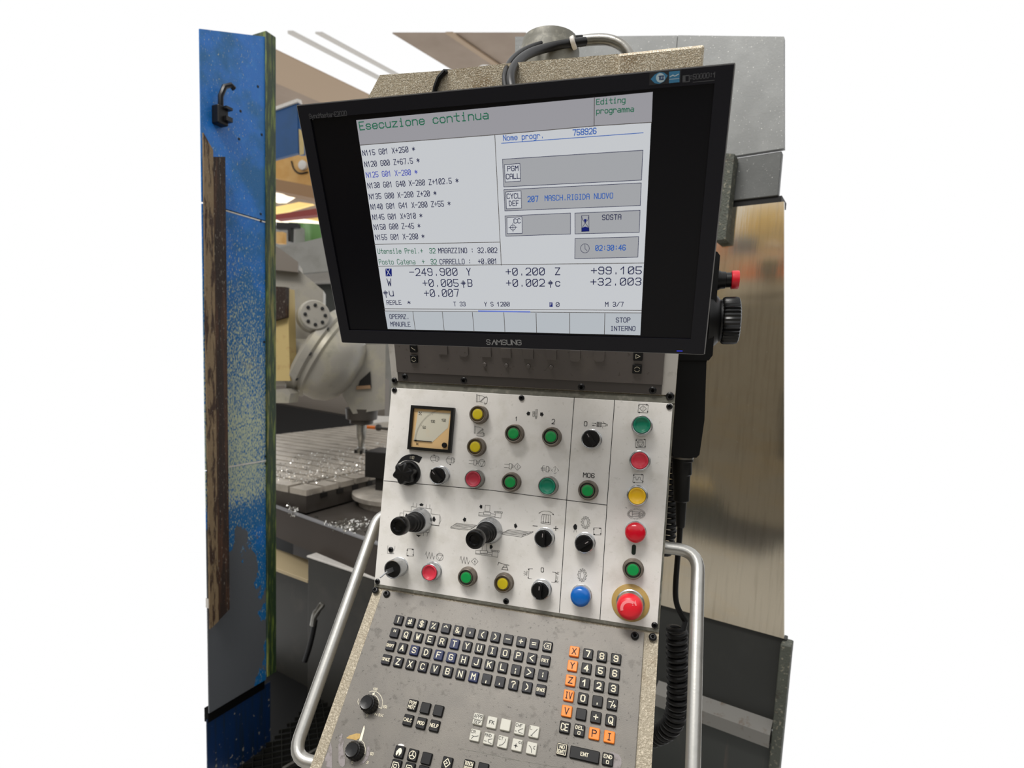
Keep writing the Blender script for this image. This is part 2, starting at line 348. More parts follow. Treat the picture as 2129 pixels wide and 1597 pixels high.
for dx, up in ((0, 1), (210, 0)):
    b0 = 820 + dx; c0 = 1015 + dx * .11
    symbol(5, f'{b0-5},{c0+3} {b0+25},{c0+6} {b0+20},{c0+76} {b0-10},{c0+72} {b0-5},{c0+3}|{b0+25},{c0+20} {b0+37},{c0+22} {b0+34},{c0+60} {b0+21},{c0+58}|{b0-70},{c0+15} {b0-7},{c0+22}|{b0-72},{c0+60} {b0-10},{c0+64}|' + circ(b0 - 35, c0 + 38, 42, 48, 12, 90 if up else 60, 320 if up else 270),
           fill=(f'{b0-30},{c0+8} {b0-15},{c0-12} {b0-38},{c0-8}' if up else f'{b0-40},{c0+90} {b0-12},{c0+92} {b0-20},{c0+105}'))
def chuck(v, x, y, s=1.):
    return f'{x},{y} {x+65},{y+5}|{x},{y+42} {x+62},{y+47}|{x+68},{y-8} {x+102},{y-4} {x+96},{y+66} {x+62},{y+62} {x+68},{y-8}|{x+102},{y+10} {x+114},{y+12} {x+110},{y+46} {x+98},{y+44}|{x+114},{y+20} {x+124},{y+22}|{x+111},{y+38} {x+122},{y+40}'
symbol(5, chuck(5, 1257, 1077) + '|' + circ(1428, 1113, 45, 50) + '|1395,1085 1463,1090 1425,1160 1395,1085')
symbol(5, chuck(5, 1730, 1127) + '|1905,1115 1950,1165 1900,1210 1862,1158 1905,1115|1910,1140 1902,1185')
symbol(6, '290,1045 350,1050|288,1060 348,1064|286,1078 347,1082|360,1030 390,1033 385,1105 354,1102 360,1030|390,1047 408,1050 403,1088 387,1086|' + circ(325, 1062, 22, 45, 10, 100, 300) + '|475,1030 492,1046|505,1060 525,1080 512,1094|495,1110 475,1128 460,1115|445,1098 428,1082 442,1066|456,1050 470,1036|480,1058 474,1102')
symbol(6, '975,450 1020,454|975,478 1018,482|1038,435 1090,438 1086,500 1034,496 1038,435|1048,436 1044,497|1058,437 1054,498|1068,438 1064,499|1038,450 1088,454|1036,465 1087,469|1035,481 1086,485|1090,438 1098,438 1094,500 1086,500|1098,452 1160,458 1156,490 1096,488|1160,465 1180,468 1178,485 1157,482|1120,425 1125,445 1150,455|1115,520 1112,505', fill='1012,447 1028,454 1010,460|990,472 974,480 990,486')
arrow_box(6, 1590, 197, 1720, 312); symbol(6, '1655,215 1700,257 1653,295 1610,253 1655,215|1657,235 1652,277')
arrow_box(6, 1555, 663, 1687, 780); symbol(6, circ(1620, 722, 45, 45) + '|1585,703 1657,703 1617,765 1585,703')
arrow_box(6, 1522, 1133, 1655, 1250); symbol(6, '1535,1180 1550,1168 1560,1180 1558,1200 1572,1213 1588,1205 1592,1180 1605,1172 1620,1182 1618,1205 1630,1218 1645,1216')
# axis drawing round the first joystick
symbol(7, '575,165 570,218|622,172 618,220|750,185 745,238|798,188 795,240|545,275 548,215 815,245 812,310|395,370 397,298 440,300|442,365 447,272 545,282|812,312 933,327 918,472 800,460|808,455 920,468|935,345 945,400 925,445|790,515 785,565 740,560|715,570 710,610|765,565 760,615', fill='650,190 685,168 718,190 705,193 705,208 662,206 665,192|832,380 836,365 850,345 860,350 876,388 855,422 845,408 833,405|465,345 480,305 500,320 530,300 510,350 480,352|610,590 680,600 645,622')
symbol(7, '1540,195 1603,198 1598,280 1535,275 1540,195|1520,285 1615,293 1610,325 1515,318 1520,285|1455,292 1520,298|1455,292 1450,338 1748,368 1755,305|1452,325 1670,345|1612,310 1675,318|1675,305 1668,360|1660,278 1770,288 1768,305 1660,296 1660,278|1680,279 1680,296|1700,281 1700,298|1720,283 1720,300|1740,285 1740,302', fill='1460,215 1480,182 1480,195 1500,195 1498,238 1482,237 1482,250')
symbol(7, '1075,490 1155,437 1425,465 1340,520 1075,490|1077,490 1078,505 1310,530|1100,475 1370,503|1120,462 1390,490|1137,450 1408,477', fill='1238,390 1265,350 1265,365 1283,368 1280,412 1262,410 1260,430')
symbol(7, '1757,572 1860,522 2180,558|1757,572 2040,600 2180,548|1760,585 2025,622 2040,600|2025,622 2160,570 2180,548|1785,560 2080,590|1810,548 2110,580|1835,535 2140,570', fill='1970,480 1945,432 1943,448 1925,450 1928,492 1940,495 1940,510')
symbol(7, '1500,700 1495,798|1560,705 1555,805|1475,800 1572,808 1568,843 1470,836 1475,800|1412,803 1475,808|1412,803 1408,850 1705,893 1712,825|1410,838 1630,862|1568,825 1635,832|1635,820 1628,878|1618,795 1728,808 1725,825 1618,814 1618,795|1640,797 1640,815|1660,799 1660,817|1680,802 1680,820|1700,804 1700,822', fill='1642,758 1618,718 1616,732 1600,730 1598,775 1612,778 1612,790')
symbol(7, '235,738 228,840 318,843|330,745 325,800')
arrow_box(7, 490, 780, 578, 878, 4)
symbol(7, '735,860 750,818 765,910 790,825 805,915 828,830 845,920 860,880|' + circ(930, 888, 47, 50) + '|893,860 972,865 928,932 893,860')
symbol(7, '1200,925 1215,880 1230,975 1255,885 1270,980 1293,892 1310,985 1328,940|1400,902 1443,950 1398,998 1352,947 1400,902|1405,925 1390,955 1408,950 1396,975')
symbol(7, '1708,998 1718,962 1800,990 1858,1000|1785,1010 1825,1008 1843,1065 1760,1055 1785,1010|1775,1028 1833,1032', wd=.0007)
symbol(8, '265,175 290,155 330,145 390,148 430,165 458,195|305,187 418,200 413,325 287,307 305,187|330,190 320,300|358,193 352,303|388,196 385,305|290,290 415,305', fill='255,180 275,160 280,172|462,200 440,190 455,180|312,285 330,288 318,300|345,290 363,292 352,305|378,292 396,294 385,308')
symbol(8, '182,342 238,348|460,378 515,382|488,352 485,405', wd=.0010)
gear = lambda cx, cy, rx, ry: ' '.join('%.1f,%.1f' % (cx + rx * f * math.cos(math.radians(a)), cy + ry * f * math.sin(math.radians(a))) for k in range(12) for a, f in ((k * 30, 1.), (k * 30 + 13, 1.), (k * 30 + 15, .72), (k * 30 + 28, .72), (k * 30 + 30, 1.)))
symbol(8, gear(885, 300, 60, 84) + '|' + circ(885, 300, 26, 50)); symbol(8, gear(840, 1005, 60, 88) + '|' + circ(840, 1005, 26, 52))
symbol(8, '728,430 735,395|762,430 758,395', fill='720,350 735,325 755,316 772,345 768,385 755,395 735,395 724,375')
arrow_box(8, 992, 370, 1092, 465, 3)
dash = '|'.join('%.0f,%.0f %.0f,%.0f' % (1560 + 95 * math.cos(a), 185 + 55 * math.sin(a), 1560 + 122 * math.cos(a) + 4, 185 + 74 * math.sin(a)) for a in [i * math.pi / 18 for i in range(36)])
symbol(8, dash + '|1470,165 1490,147 1600,160 1598,222 1490,215 1468,200 1470,165|1512,150 1510,215|1515,172 1598,178|1513,192 1598,200|1610,155 1626,157 1620,228 1605,226 1610,155|1628,180 1645,182 1643,205 1625,203|1420,92 1440,108')
symbol(8, '178,918 130,918 118,1045 165,1052|105,950 98,1010|92,955 88,1005|60,950 80,965|55,978 80,978|60,1005 82,992|115,920 125,935', fill='118,915 136,918 126,935|108,1040 128,1045 118,1030')
symbol(8, '440,962 490,968 478,1100 430,1096|500,1010 495,1060|515,1020 508,1065|530,965 500,985|528,990 505,992|515,960 503,975|485,1075 520,1110|490,1072 522,1090|500,1105 490,1085', fill='482,965 500,975 487,990|472,1085 490,1090 478,1102')
mb = MB(); u, v = PA.uv(1317.7, 1143); mb.rbox(u - .003, u + .003, v - .0075, v + .0075, -.001, .0006, .0003, I4, .0029); part('label_inlay', mb, 'collar_dark', plate, PA.M(), 'dark green oval inlay')

# --- screws
def screw_mesh(R=.0045, H=.0028):
    a = MB(); a.lathe([(R, 0), (R, H * .45), (R * .8, H * .85), (R * .55, H), (R * .5, H), (R * .42, H * .35)], seg=18); return a.mesh('screw', 'screw_black')
SC = screw_mesh(); sk = MB(); sk.lathe([(.0018, 0), (.0018, .0003)], seg=6, smooth=False); SK = sk.mesh('socket', 'socket_dark')
def screw(P, x, y, scale=1., h=0.):
    m = P.Mp(x, y, h) @ Matrix.Scale(scale, 4); o = put('screw', SC, m, con); put('socket', SK, m @ Matrix.Translation((0, 0, .0011)), o)
for x, y in ((820.4, 811.2), (1084.5, 827.5), (1391.8, 845.5), (785, 1209), (1052.3, 1250), (1361, 1300), (813, 1143)): screw(PA, x, y)
for x, y in ((781, 1228), (804.5, 1235.8), (1320, 1323), (1357, 1325.6)): screw(PB, x, y, 1.25, .001)
for x, y, s_ in ((820.4, 791, 1.1), (842.5, 783, 1.2), (965, 790.6, 1.2), (1209, 804.5, 1.2), (1357, 811, 1.2), (1393, 823.5, 1.3)): screw(PC, x, y, s_)

# --- push buttons, lamps and selectors on the switch plate
def lm(name, prof, material, seg=36): return MB().lathe(prof, seg=seg).mesh(name, material)
RING = [(.0152, 0), (.0152, .0016), (.0142, .002), (.0142, .006), (.0138, .0064), (.0138, .0115), (.0135, .0125), (.0128, .0130), (.0115, .0128), (.0111, .0108)]
ILR = lm('bezel', RING, 'brown_ring'); COL_D = lm('collar', [(.0113, .008), (.0113, .0116), (.0106, .0119), (.0090, .0100), (.0086, .0096)], 'collar_dark')
COL_O = lm('collar', [(.0113, .008), (.0113, .0116), (.0106, .0119), (.0090, .0100), (.0086, .0096)], 'collar_olive')
def lens(m): return lm('lens', [(.0084, .008), (.0083, .0122), (.0080, .0130), (.0072, .0133), (.004, .0132), (.0006, .0132)], m)
RING2 = [(.0152, 0), (.0152, .0015), (.0143, .002), (.0143, .0135), (.0140, .0150), (.0133, .0156), (.0126, .0154), (.0122, .0138), (.0122, .0095)]
SLR = lm('bezel', RING2, 'silver_ring'); DLR = lm('bezel', RING2, 'dull_ring')
def cap(m): return lm('cap', [(.0122, .010), (.0122, .0155), (.0119, .0163), (.0112, .0166), (.0098, .0160), (.0088, .0146), (.0070, .0134), (.004, .0128), (.0005, .0126)], m)
def button(x, y, ring, capm, label, collar=None, hs=0):
    m = PA.Mp(x, y, 0); r = put('push_button', ring, m, con); r['label'] = label
    if collar: put('collar', collar, m, r)
    put(capm.name.split('.')[0], capm, m, r); return r
Lg, Ly = lens('lens_green'), lens('lens_yellow'); Cg, Cr, Cd, Cy = cap('cap_green'), cap('cap_red'), cap('cap_darkred'), cap('cap_yellow')
button(997.5, 862.5, ILR, Ly, 'round yellow push button in brown metal ring', COL_O)
button(992.5, 929.5, ILR, Ly, 'round yellow push button in brown metal ring', COL_O)
button(1071, 902, ILR, Lg, 'round green push button in brown metal ring', COL_D)
button(1148, 908.5, ILR, Lg, 'round green push button in brown metal ring', COL_D)
button(1064.5, 1002, ILR, Lg, 'round green push button in brown metal ring', COL_D)
button(1223.3, 1019.3, ILR, Lg, 'round green push button in brown metal ring', COL_D)
button(974, 1198, ILR, Lg, 'round green push button in brown metal ring', COL_D)
button(1049, 1210.5, ILR, Ly, 'round yellow push button in brown metal ring', COL_O)
button(1316.5, 1182, ILR, Lg, 'round green push button in brown metal ring', COL_D)
button(989.8, 995.5, DLR, Cd, 'dull red push button in grey ring')
button(1141.5, 1010, DLR, Cg, 'dark green push button in grey ring')
button(1334.9, 885, SLR, Cg, 'green push button in silver ring')
button(1330.4, 957.8, SLR, Cr, 'bright red push button in silver ring')
button(1325.2, 1030, SLR, Cy, 'bright yellow push button in silver ring')
button(900.5, 1187, SLR, Cr, 'bright red push button in silver ring')
LAMPR = lm('bezel', [(.0152, 0), (.0152, .0015), (.0146, .002), (.0146, .008), (.0140, .009)], 'silver_ring')
def lampdome(m): return lm('dome', [(.0140, .006), (.0146, .010), (.0146, .015), (.0140, .018), (.0120, .0205), (.008, .022), (.0006, .0226)], m)
for x, y, m_, l_ in ((1321.5, 1105, 'lamp_red', 'domed red signal lamp'), (1209.3, 1236, 'lamp_blue', 'domed blue signal lamp')):
    m = PA.Mp(x, y); r = put('signal_lamp', LAMPR, m, con); r['label'] = l_; put('dome', lampdome(m_), m, r)
# selector switches: ring, black rotor with a pointed grip
ROT = lm('rotor', [(.0122, .010), (.0122, .0165), (.0115, .0172), (.0005, .0172)], 'black_plastic')
gm = MB(); gm.prism([(-.0105, -.0035), (.0085, -.0035), (.0128, 0), (.0085, .0035), (-.0105, .0035)], .016, .0245); GR = gm.mesh('grip', 'black_plastic')
im = MB(); im.box(.003, .0085, -.0006, .0006, .0245, .0249); IM = im.mesh('pointer', 'bare_paint')
def selector(x, y, ang, ring=SLR):
    m = PA.Mp(x, y); r = put('selector_switch', ring, m, con); mr = m @ Matrix.Rotation(math.radians(ang), 4, 'Z')
    put('rotor', ROT, m, r); g = put('grip', GR, mr, r)
    put('pointer', IM, mr, r)
selector(917.3, 988.3, 135); selector(1230.6, 913.5, 125); selector(1133.6, 1117, 90); selector(1216.9, 1127.5, 38); selector(1126.8, 1224, 90)
# key switch
m = PA.Mp(830.5, 1178); ks = put('key_switch', lm('bezel', [(.0158, 0), (.0158, .0015), (.0150, .002), (.0150, .024), (.0146, .0256), (.0136, .0258), (.0128, .0245), (.0128, .019)], 'silver_ring'), m, con); ks['label'] = 'key switch with silver barrel and a thin key'
put('rotor', lm('rotor', [(.0128, .02), (.0128, .0246), (.0005, .0250)], 'black_plastic'), m, ks)
km = MB(); km.box(-.0010, .0010, -.0035, .0035, .024, .045); km.tube([(0, 0, .044), (-.004, -.002, .050), (-.009, -.004, .055)], [.0012, .0012, .0014], 8); put('key', km, m @ Matrix.Rotation(math.radians(28), 4, 'Z'), ks, 'silver_ring')
# potentiometer with star knob
m = PA.Mp(850.5, 983.5); sk_ = put('star_knob', lm('base', [(.0205, 0), (.0205, .004), (.0198, .0052), (.0175, .006)], 'black_plastic'), m, con); sk_['label'] = 'large black star-shaped rotary knob'
km = MB(); km.lathe([(.0150, .004), (.0165, .007), (.0165, .022), (.0158, .0245), (.0140, .026), (.0005, .0262)], seg=60, lobes=6, amp=.12); put('knob', km, m @ Matrix.Rotation(.3, 4, 'Z'), sk_, 'black_plastic')
# joysticks
def joystick(x, y, du, dv, label):
    m = PA.Mp(x, y); r = put('joystick', lm('collar_ring', [(.0205, 0), (.0205, .003), (.0195, .005), (.0192, .012), (.0182, .0135), (.0178, .017), (.0168, .0185), (.0150, .019)], 'silver_ring'), m, con); r['label'] = label
    t = m @ axisM((0, 0, .016), (du, dv, 1))
    put('rubber_boot', MB().lathe([(.0162, -.003), (.0165, .004), (.0150, .006), (.0152, .011), (.0135, .013), (.0137, .018), (.0120, .020), (.0121, .025), (.0100, .028), (.0085, .032), (.0082, .036)], seg=32), t, r, 'black_rubber')
    put('knob', MB().lathe([(.0082, .034), (.0100, .038), (.0135, .042), (.0143, .046), (.0143, .053), (.0136, .056), (.0115, .0572), (.0080, .0568), (.0065, .0545), (.0005, .0540)], seg=40), t, r, 'black_gloss')
joystick(874, 1082.5, -.10, -.03, 'black joystick with rubber boot and knob'); joystick(1018.5, 1103, -.04, -.09, 'black joystick with rubber boot and knob')
# emergency stop
m = PA.Mp(1310.8, 1253.2); es = put('emergency_stop', lm('backing_disc', [(.0270, 0), (.0270, .0012), (.0266, .0015), (.0005, .0015)], 'stop_ring', 48), m, con); es['label'] = 'red mushroom emergency stop on a yellow disc'
put('collar', lm('collar', [(.0200, .001), (.0200, .004), (.0185, .005), (.0178, .014), (.0170, .016)], 'silver_ring'), m, es)
put('mushroom', lm('mushroom', [(.0140, .012), (.0172, .016), (.0182, .020), (.0181, .026), (.0168, .031), (.0138, .0345), (.009, .0365), (.0006, .037)], 'stop_red', 48), m, es)
am = MB()
for i in range(10):
    a0, a1 = math.radians(200 - i * 14), math.radians(186 - i * 14)
    am.add([(r * math.cos(a), r * math.sin(a), .0374 - r * r * 9) for r, a in ((.0085, a0), (.0125, a0), (.0125, a1), (.0085, a1))], [(0, 1, 2, 3)])
am.add([(.0062 * math.cos(1.05), .0062 * math.sin(1.05),   .0370), (.0150 * math.cos(1.05), .0150 * math.sin(1.05), .0348), (.0112 * math.cos(.55), .0112 * math.sin(.55), .0359)], [(2, 1, 0)])
mat('stop_arrow', '#f3868a', .4); put('turn_arrow', am, m, es, 'stop_arrow')

# --- load meter
q = [vp(5, 483, 337), vp(5, 1057, 375), vp(5, 1012, 977), vp(5, 432, 930)]
uvs = [PA.uv(*p, .006) for p in q]; ux0 = (uvs[0][0] + uvs[3][0]) / 2; ux1 = (uvs[1][0] + uvs[2][0]) / 2; vy1 = (uvs[0][1] + uvs[1][1]) / 2; vy0 = (uvs[2][1] + uvs[3][1]) / 2
mG = PA.M((ux0 + ux1) / 2, (vy0 + vy1) / 2, 0); gw, gh = (ux1 - ux0) / 2, (vy1 - vy0) / 2
mb = MB(); b0 = .0048
for x0, x1, y0, y1 in ((-gw, gw, gh - b0, gh), (-gw, gw, -gh, -gh + b0), (-gw, -gw + b0, -gh + b0, gh - b0), (gw - b0, gw, -gh + b0, gh - b0)): mb.box(x0, x1, y0, y1, 0, .0075)
met = part('load_meter', mb, 'black_plastic', con, mG, 'square needle meter with black frame, scale to 150')
mb = MB(); mb.box(-gw + b0, gw - b0, -gh + b0, gh - b0, 0, .0035); put('scale_card', mb, mG, met, 'gauge_amber')
iw, ih = gw - b0, gh - b0
mb = MB(); mb.poly([(-iw + .004, -ih + .010), (iw * .12, -ih + .010), (iw - .004, ih * .12), (iw - .002, ih - .004), (-iw + .007, ih - .004)], I4, .0037); put('scale_face', mb, mG, met, 'gauge_face')
mb = MB(); cx, cy = iw - .004, -ih + .0105; R0 = iw * 1.72
for i in range(51):
    a = math.radians(180 - i * 1.8); L_ = .0045 if i % 16 == 0 else .0026
    mb.stroke([(cx + R0 * math.cos(a), cy + R0 * math.sin(a)), (cx + (R0 - L_) * math.cos(a), cy + (R0 - L_) * math.sin(a))], .0003, I4, .0040)
text(mb, '50', -iw * .45, -ih * .02, .0048, .0042, .0005, I4, .0040); text(mb, '100', -iw * .05, ih * .32, .0068, .0042, .0005, I4, .0040); text(mb, '150', iw * .52, ih * .42, .0068, .0042, .0005, I4, .0040)
text(mb, '%', -iw * .72, ih * .68, .0045, .0045, .0006, I4, .0040); text(mb, 'DC', -iw * .72, -ih * .88, .004, .0028, .0005, I4, .0040)
put('scale_marks', mb, mG, met, 'black_print')
mb = MB(); mb.box(-iw * .82, iw * .1, -ih + .0098, -ih + .0112, .0045, .0050); mb.prism([(-iw * .9, -ih + .0105), (-iw * .72, -ih + .0090), (-iw * .72, -ih + .0120)], .0045, .0050); put('needle', mb, mG, met, 'black_print')
mb = MB(); mb.lathe([(.0042, .003), (.0042, .0060), (.0036, .0068), (.0005, .0068)], mG @ Matrix.Translation((iw * .78, -ih * .78, 0)), 24); put('needle_hub', mb, I4, met, 'black_plastic')

# --- display face behind the monitor
P = PC
mb = MB(); v1 = .24; mb.rbox(.0005, .4535, -.0005, v1, -.003, .0, .0006, I4, .004); dp = part('display_border', mb, 'plate_border', con, P.M())
u0 = P.uv(821.5, 724)[0]; u1 = P.uv(1378, 790)[0]; vb = (P.uv(832, 790)[1] + P.uv(1370, 822)[1]) / 2; vf = (P.uv(827, 773)[1] + P.uv(1376, 800)[1]) / 2
mb = MB(); mb.box(u0, u1, vf, v1 - .004, -.002, .0020); part('display_plate', mb, 'display_plate', con, P.M())
mb = MB(); mb.box(u0 + .0005, u1 - .0005, vb, vf - .0006, -.002, .0012); part('lower_strip', mb, 'display_strip', con, P.M())
def sqkey(x, y, s_, ink=None, sym=''):
    m = P.Mp(x, y, .0018); mb = MB(); mb.rbox(-s_, s_, -s_, s_, 0, .003, .0006, I4, .0012); k = part('function_key', mb, 'key_black2', con, m)
    mb = MB()
    if sym == 'o':
        for a0 in (20, 200): mb.stroke([(.0036 * math.cos(math.radians(a0 + 14 * i)), .0036 * math.sin(math.radians(a0 + 14 * i))) for i in range(11)], .0006, I4, .0032)
    elif sym == '>': mb.stroke([(-.003, .003), (.003, 0), (-.003, -.003)], .0006, I4, .0032, True)
    else: mb.stroke([(-.003, .002), (.003, -.002)], .0006, I4, .0032)
    put('legend', mb, m, k, 'white_print')
sqkey(862.5, 745.5, .0062, 1, 'o'); sqkey(861.5, 724, .0062, 1, '-'); sqkey(1324.8, 766.3, .0066, 1, 'o'); sqkey(1326.8, 739.5, .0066, 1, '>')
for x, y in ((1008.8, 757.3), (1053.8, 759.3), (1099.4, 761.2), (1146.6, 763)):
    part('small_button', MB().lathe([(.0033, 0), (.0033, .0018), (.0028, .0024), (.0005, .0024)], seg=18), 'display_plate', con, P.Mp(x, y, .0018))
for x, y in ((922, 727), (965, 729.5), (1012, 732), (1053, 734), (1099, 736), (1147, 737.5), (1196, 739), (1246.5, 739)):
    hexy = x in (965, 1196, 1246.5); mb = MB(); s_ = .0078
    mb.prism([(-s_, .008), (-s_, -.005), (-s_ * .55, -.0085), (s_ * .55, -.0085), (s_, -.005), (s_, .008)] if hexy else [(-s_, .008), (-s_, -.007), (s_, -.007), (s_, .008)], 0, .0022); part('soft_key', mb, 'display_plate', con, P.Mp(x, y, .0018))

# --- keyboard slope
P = PB
ul = P.uv(*vp(3, 1000, 0))[0]; ul2 = P.uv(*vp(3, 490, 1540))[0]; ur = P.uv(1337.9, 1314.7)[0]; ur2 = P.uv(1326, 1550)[0]
mb = MB(); mb.rbox((ul + ul2) / 2, (ur + ur2) / 2, -.43, -.0015, -.003, .0, .0005, I4, .002)
kp = part('keyboard_plate', mb, 'keyplate_metal', con, P.M())
KH = .0042
KM = {}
def keymesh(mt, w=.0145, h=.0150):
    k = (mt, w, h)
    if k not in KM: KM[k] = MB().rbox(-w / 2, w / 2, -h / 2, h / 2, 0, KH, .0008, I4, .0016, .0004, 2).mesh('key', mt)
    return KM[k]
TXT = {'key_orange': 'black_print', 'key_grey': 'black_print'}
def key(u, v, leg, mt='key_black', w=.0145, h=.0150):
    if isinstance(leg, str): leg = leg.replace('A', 'Å')
    m = P.M(u, v, 0); k = put('key', keymesh(mt, w, h), m, con)
    if mt == 'key_orange': k['label'] = 'orange key'
    if mt == 'key_blue': k['label'] = 'dark blue key'
    if mt == 'key_grey': k['label'] = 'pale grey key'
    if leg:
        mb = MB(); z = KH + .0002; ink = TXT.get(mt, 'white_print')
        if callable(leg): leg(mb, z)
        elif len(leg) == 1:
            num = leg in '0123456789'
            text(mb, leg, -.0021, -.0031, .0042, .0062, .0012 if num else (.0014 if leg == '·' else .0010), I4, z)
        elif '|' in leg:
            a, b_ = leg.split('|')
            for s_, y in ((a, .0006), (b_, -.0042)): W = min(.0088, .0027 * len(s_)); text(mb, s_, -W / 2, y, W, .0034, .00055, I4, z)
        elif leg in ('IV', 'CE'): text(mb, leg, -.0036, -.0032, .0072, .0064, .0009, I4, z)
        else: W = min(.0094, .0026 * len(leg)); text(mb, leg, -W / 2, -.0016, W, .0032, .0006, I4, z)
        mb.v = [(x * 1.24, y * 1.24, z_) for x, y, z_ in mb.v]; put('legend', mb, m, k, ink)
    return k
def kuv(x, y): return P.uv(x, y, KH)
def row(a, b_, names, mts={}):
    ua = np.array(kuv(*a)); ub = np.array(kuv(*b_)); n = len(names)
    for i, s_ in enumerate(names):
        p = ua + (ub - ua) * i / (n - 1); key(p[0], p[1], s_, mts.get(s_, 'key_black'))
def bksp(mb, z): mb.stroke([(-.0042, 0), (-.002, .0032), (.004, .0032), (.004, -.0032), (-.002, -.0032)], .0006, I4, z, True); mb.stroke([(-.0008, .0014), (.002, -.0014)], .0006, I4, z); mb.stroke([(-.0008, -.0014), (.002, .0014)], .0006, I4, z)
row((828.3, 1288.6), (1138, 1343.4), ['|', '#', '$', '%', '^', '&', '·', '(', ')', '-', '+', '=', bksp])
row((819.9, 1315.1), (1133.3, 1373.5), ['"', 'Q', 'W', 'E', 'R', 'T', 'Y', 'U', 'I', 'O', 'P', '<', 'RET'], {'T': 'key_blue'})
row((811.4, 1342.2), (1128.5, 1403.4), ['SHIFT', 'A', 'S', 'D', 'F', 'G', 'H', 'J', 'K', 'L', ';', '>', ':'], {'S': 'key_blue', 'F': 'key_blue', 'G': 'key_blue'})
row((802.6, 1370.9), (1124.3, 1434.2), ['SPACE', 'Z', 'X', 'C', 'V', 'B', 'N', 'M', ',', '.', '?', ')', 'SPACE'], {'M': 'key_blue'})
def square_leg(word):
    def f(mb, z):
        W = .0027 * len(word); text(mb, word, -W / 2, .0008, W, .0032, .0006, I4, z); mb.stroke([(-.0012, -.0014), (.0012, -.0014), (.0012, -.004), (-.0012, -.004)], .0006, I4, z, True)
    return f
def noent(mb, z): mb.stroke([(-.0046, -.0048), (.0046, -.0048), (.0046, .0048), (-.0046, .0048)], .0005, I4, z, True); text(mb, 'NO', -.0024, .0006, .0048, .003, .0006, I4, z); text(mb, 'ENT', -.0036, -.0038, .0072, .003, .0006, I4, z)
def sgn(mb, z): mb.stroke([(-.0036, .002), (-.001, .002)], .0008, I4, z); mb.stroke([(.0012, .0034), (-.0012, -.0034)], .0008, I4, z); mb.stroke([(.001, -.0014), (.004, -.0014)], .0008, I4, z); mb.stroke([(.0025, 0), (.0025, -.0029)], .0008, I4, z)
O = 'key_orange'
G_ = [[('X', O), '7', '8', '9'], [('Y', O), '4', '5', '6'], [('Z', O), '1', '2', '3'], [('IV', O), '0', '.', sgn], [('V', O), '', '+', 'Q'], ['CE', square_leg('DEL'), ('P', O), ('I', O)]]
c00 = np.array(kuv(1193.8, 1354.1)); c03 = np.array(kuv(1280.7, 1369.6)); c50 = np.array(kuv(1173.8, 1511.7)); c53 = np.array(kuv(1266.8, 1531.9))
for r in range(6):
    for c in range(4):
        a, b_ = r / 5, c / 3; p = (c00 * (1 - b_) + c03 * b_) * (1 - a) + (c50 * (1 - b_) + c53 * b_) * a
        g = G_[r][c]; l_, mt = g if isinstance(g, tuple) else (g, 'key_black2'); key(p[0], p[1], l_, mt)
for x, y, l_, w in ((1168, 1558, noent, .0145), (1215.1, 1568.8, 'ENT', .0385), (1263.5, 1578.7, square_leg('END'), .0145)): key(*kuv(x, y), l_, 'key_black2', w)
K2 = 'key_black2'
for x, y, l_ in ((857.1, 1465.6, 'PGM|MGT'), (883.6, 1471.8, ''), (910.7, 1477.4, ''), (847.8, 1496.9, 'CALC'), (875.2, 1503.3, 'MOD'), (902.7, 1508.7, 'HELP')): key(*kuv(x, y), l_, K2)
def appr(mb, z): text(mb, 'ÅPPR', -.0046, .001, .0092, .0034, .0004, I4, z); text(mb, 'DEP', -.0034, -.0048, .0068, .0034, .0004, I4, z); mb.stroke([(-.005, -.0006), (.005, -.0006)], .0004, I4, z)
def ico(word, pls_):
    def f(mb, z):
        if word: text(mb, word, -.0046, .0016, .0023 * len(word), .0028, .0004, I4, z)
        for pl in pls_: mb.stroke([(x / 1000, y / 1000) for x, y in pl], .0005, I4, z)
    return f
GK = [[(993.5, 1495.2, appr), (1022.3, 1502, 'FK'), (1050.7, 1507, ''), (1080.3, 1515.2, ico('CHF', [[(-1, -2), (2, 0), (3.6, 0.6)], [(-1, -2), (0, -3.6), (4, -4)], [(-4.5, -3), (-3, -3)]])), (1109.9, 1521.3, ico('L', [[(-2, -4), (1, 0), (3.4, 3)], [(-3, -4), (-1, -4.4)]]))],
      [(987.1, 1528.6, ico('CR', [[(-3, -4), (-1, -1.4), (2, -.8), (4, 0)], [(-3, -1), (-1.6, -1.2)]])), (1016, 1535.7, ico('RND', [[(4, .4), (0, -1), (0, -2.6), (1, -3.6), (4, -4.2)], [(-4.5, -3), (-2, -3)]])), (1044.9, 1542.4, ico('CT', [[(-3, -4), (0, -3), (2.4, 0), (3, 3.4)]])), (1074.7, 1549, ico('', [[(-3, -1), (1, -1)], [(-1, 1), (-1, -3)], [(-2, -1), (-1, 0), (0, -1), (-1, -2), (-2, -1)], [(3, 4), (1.6, 3.4), (1.6, 2.2), (3, 1.8)], [(5, 4), (4, 3.4), (4, 2.2), (5, 1.8)]])), (1105, 1555.8, ico('', [[(-3, 2), (-1, 1), (0, -1), (.6, -4)], [(3.6, 2.8), (2.4, 2), (2.4, 0), (3.6, -.4)]]))]]
for r in GK:
    for x, y, l_ in r: key(*kuv(x, y), l_, 'key_grey')
def hand(mb, z): mb.poly([(-.003, .0), (-.001, .003), (.001, .004), (.003, .002), (.003, -.001), (.001, -.004), (0, 0), (-.0015, -.004), (-.003, -.003)], I4, z)
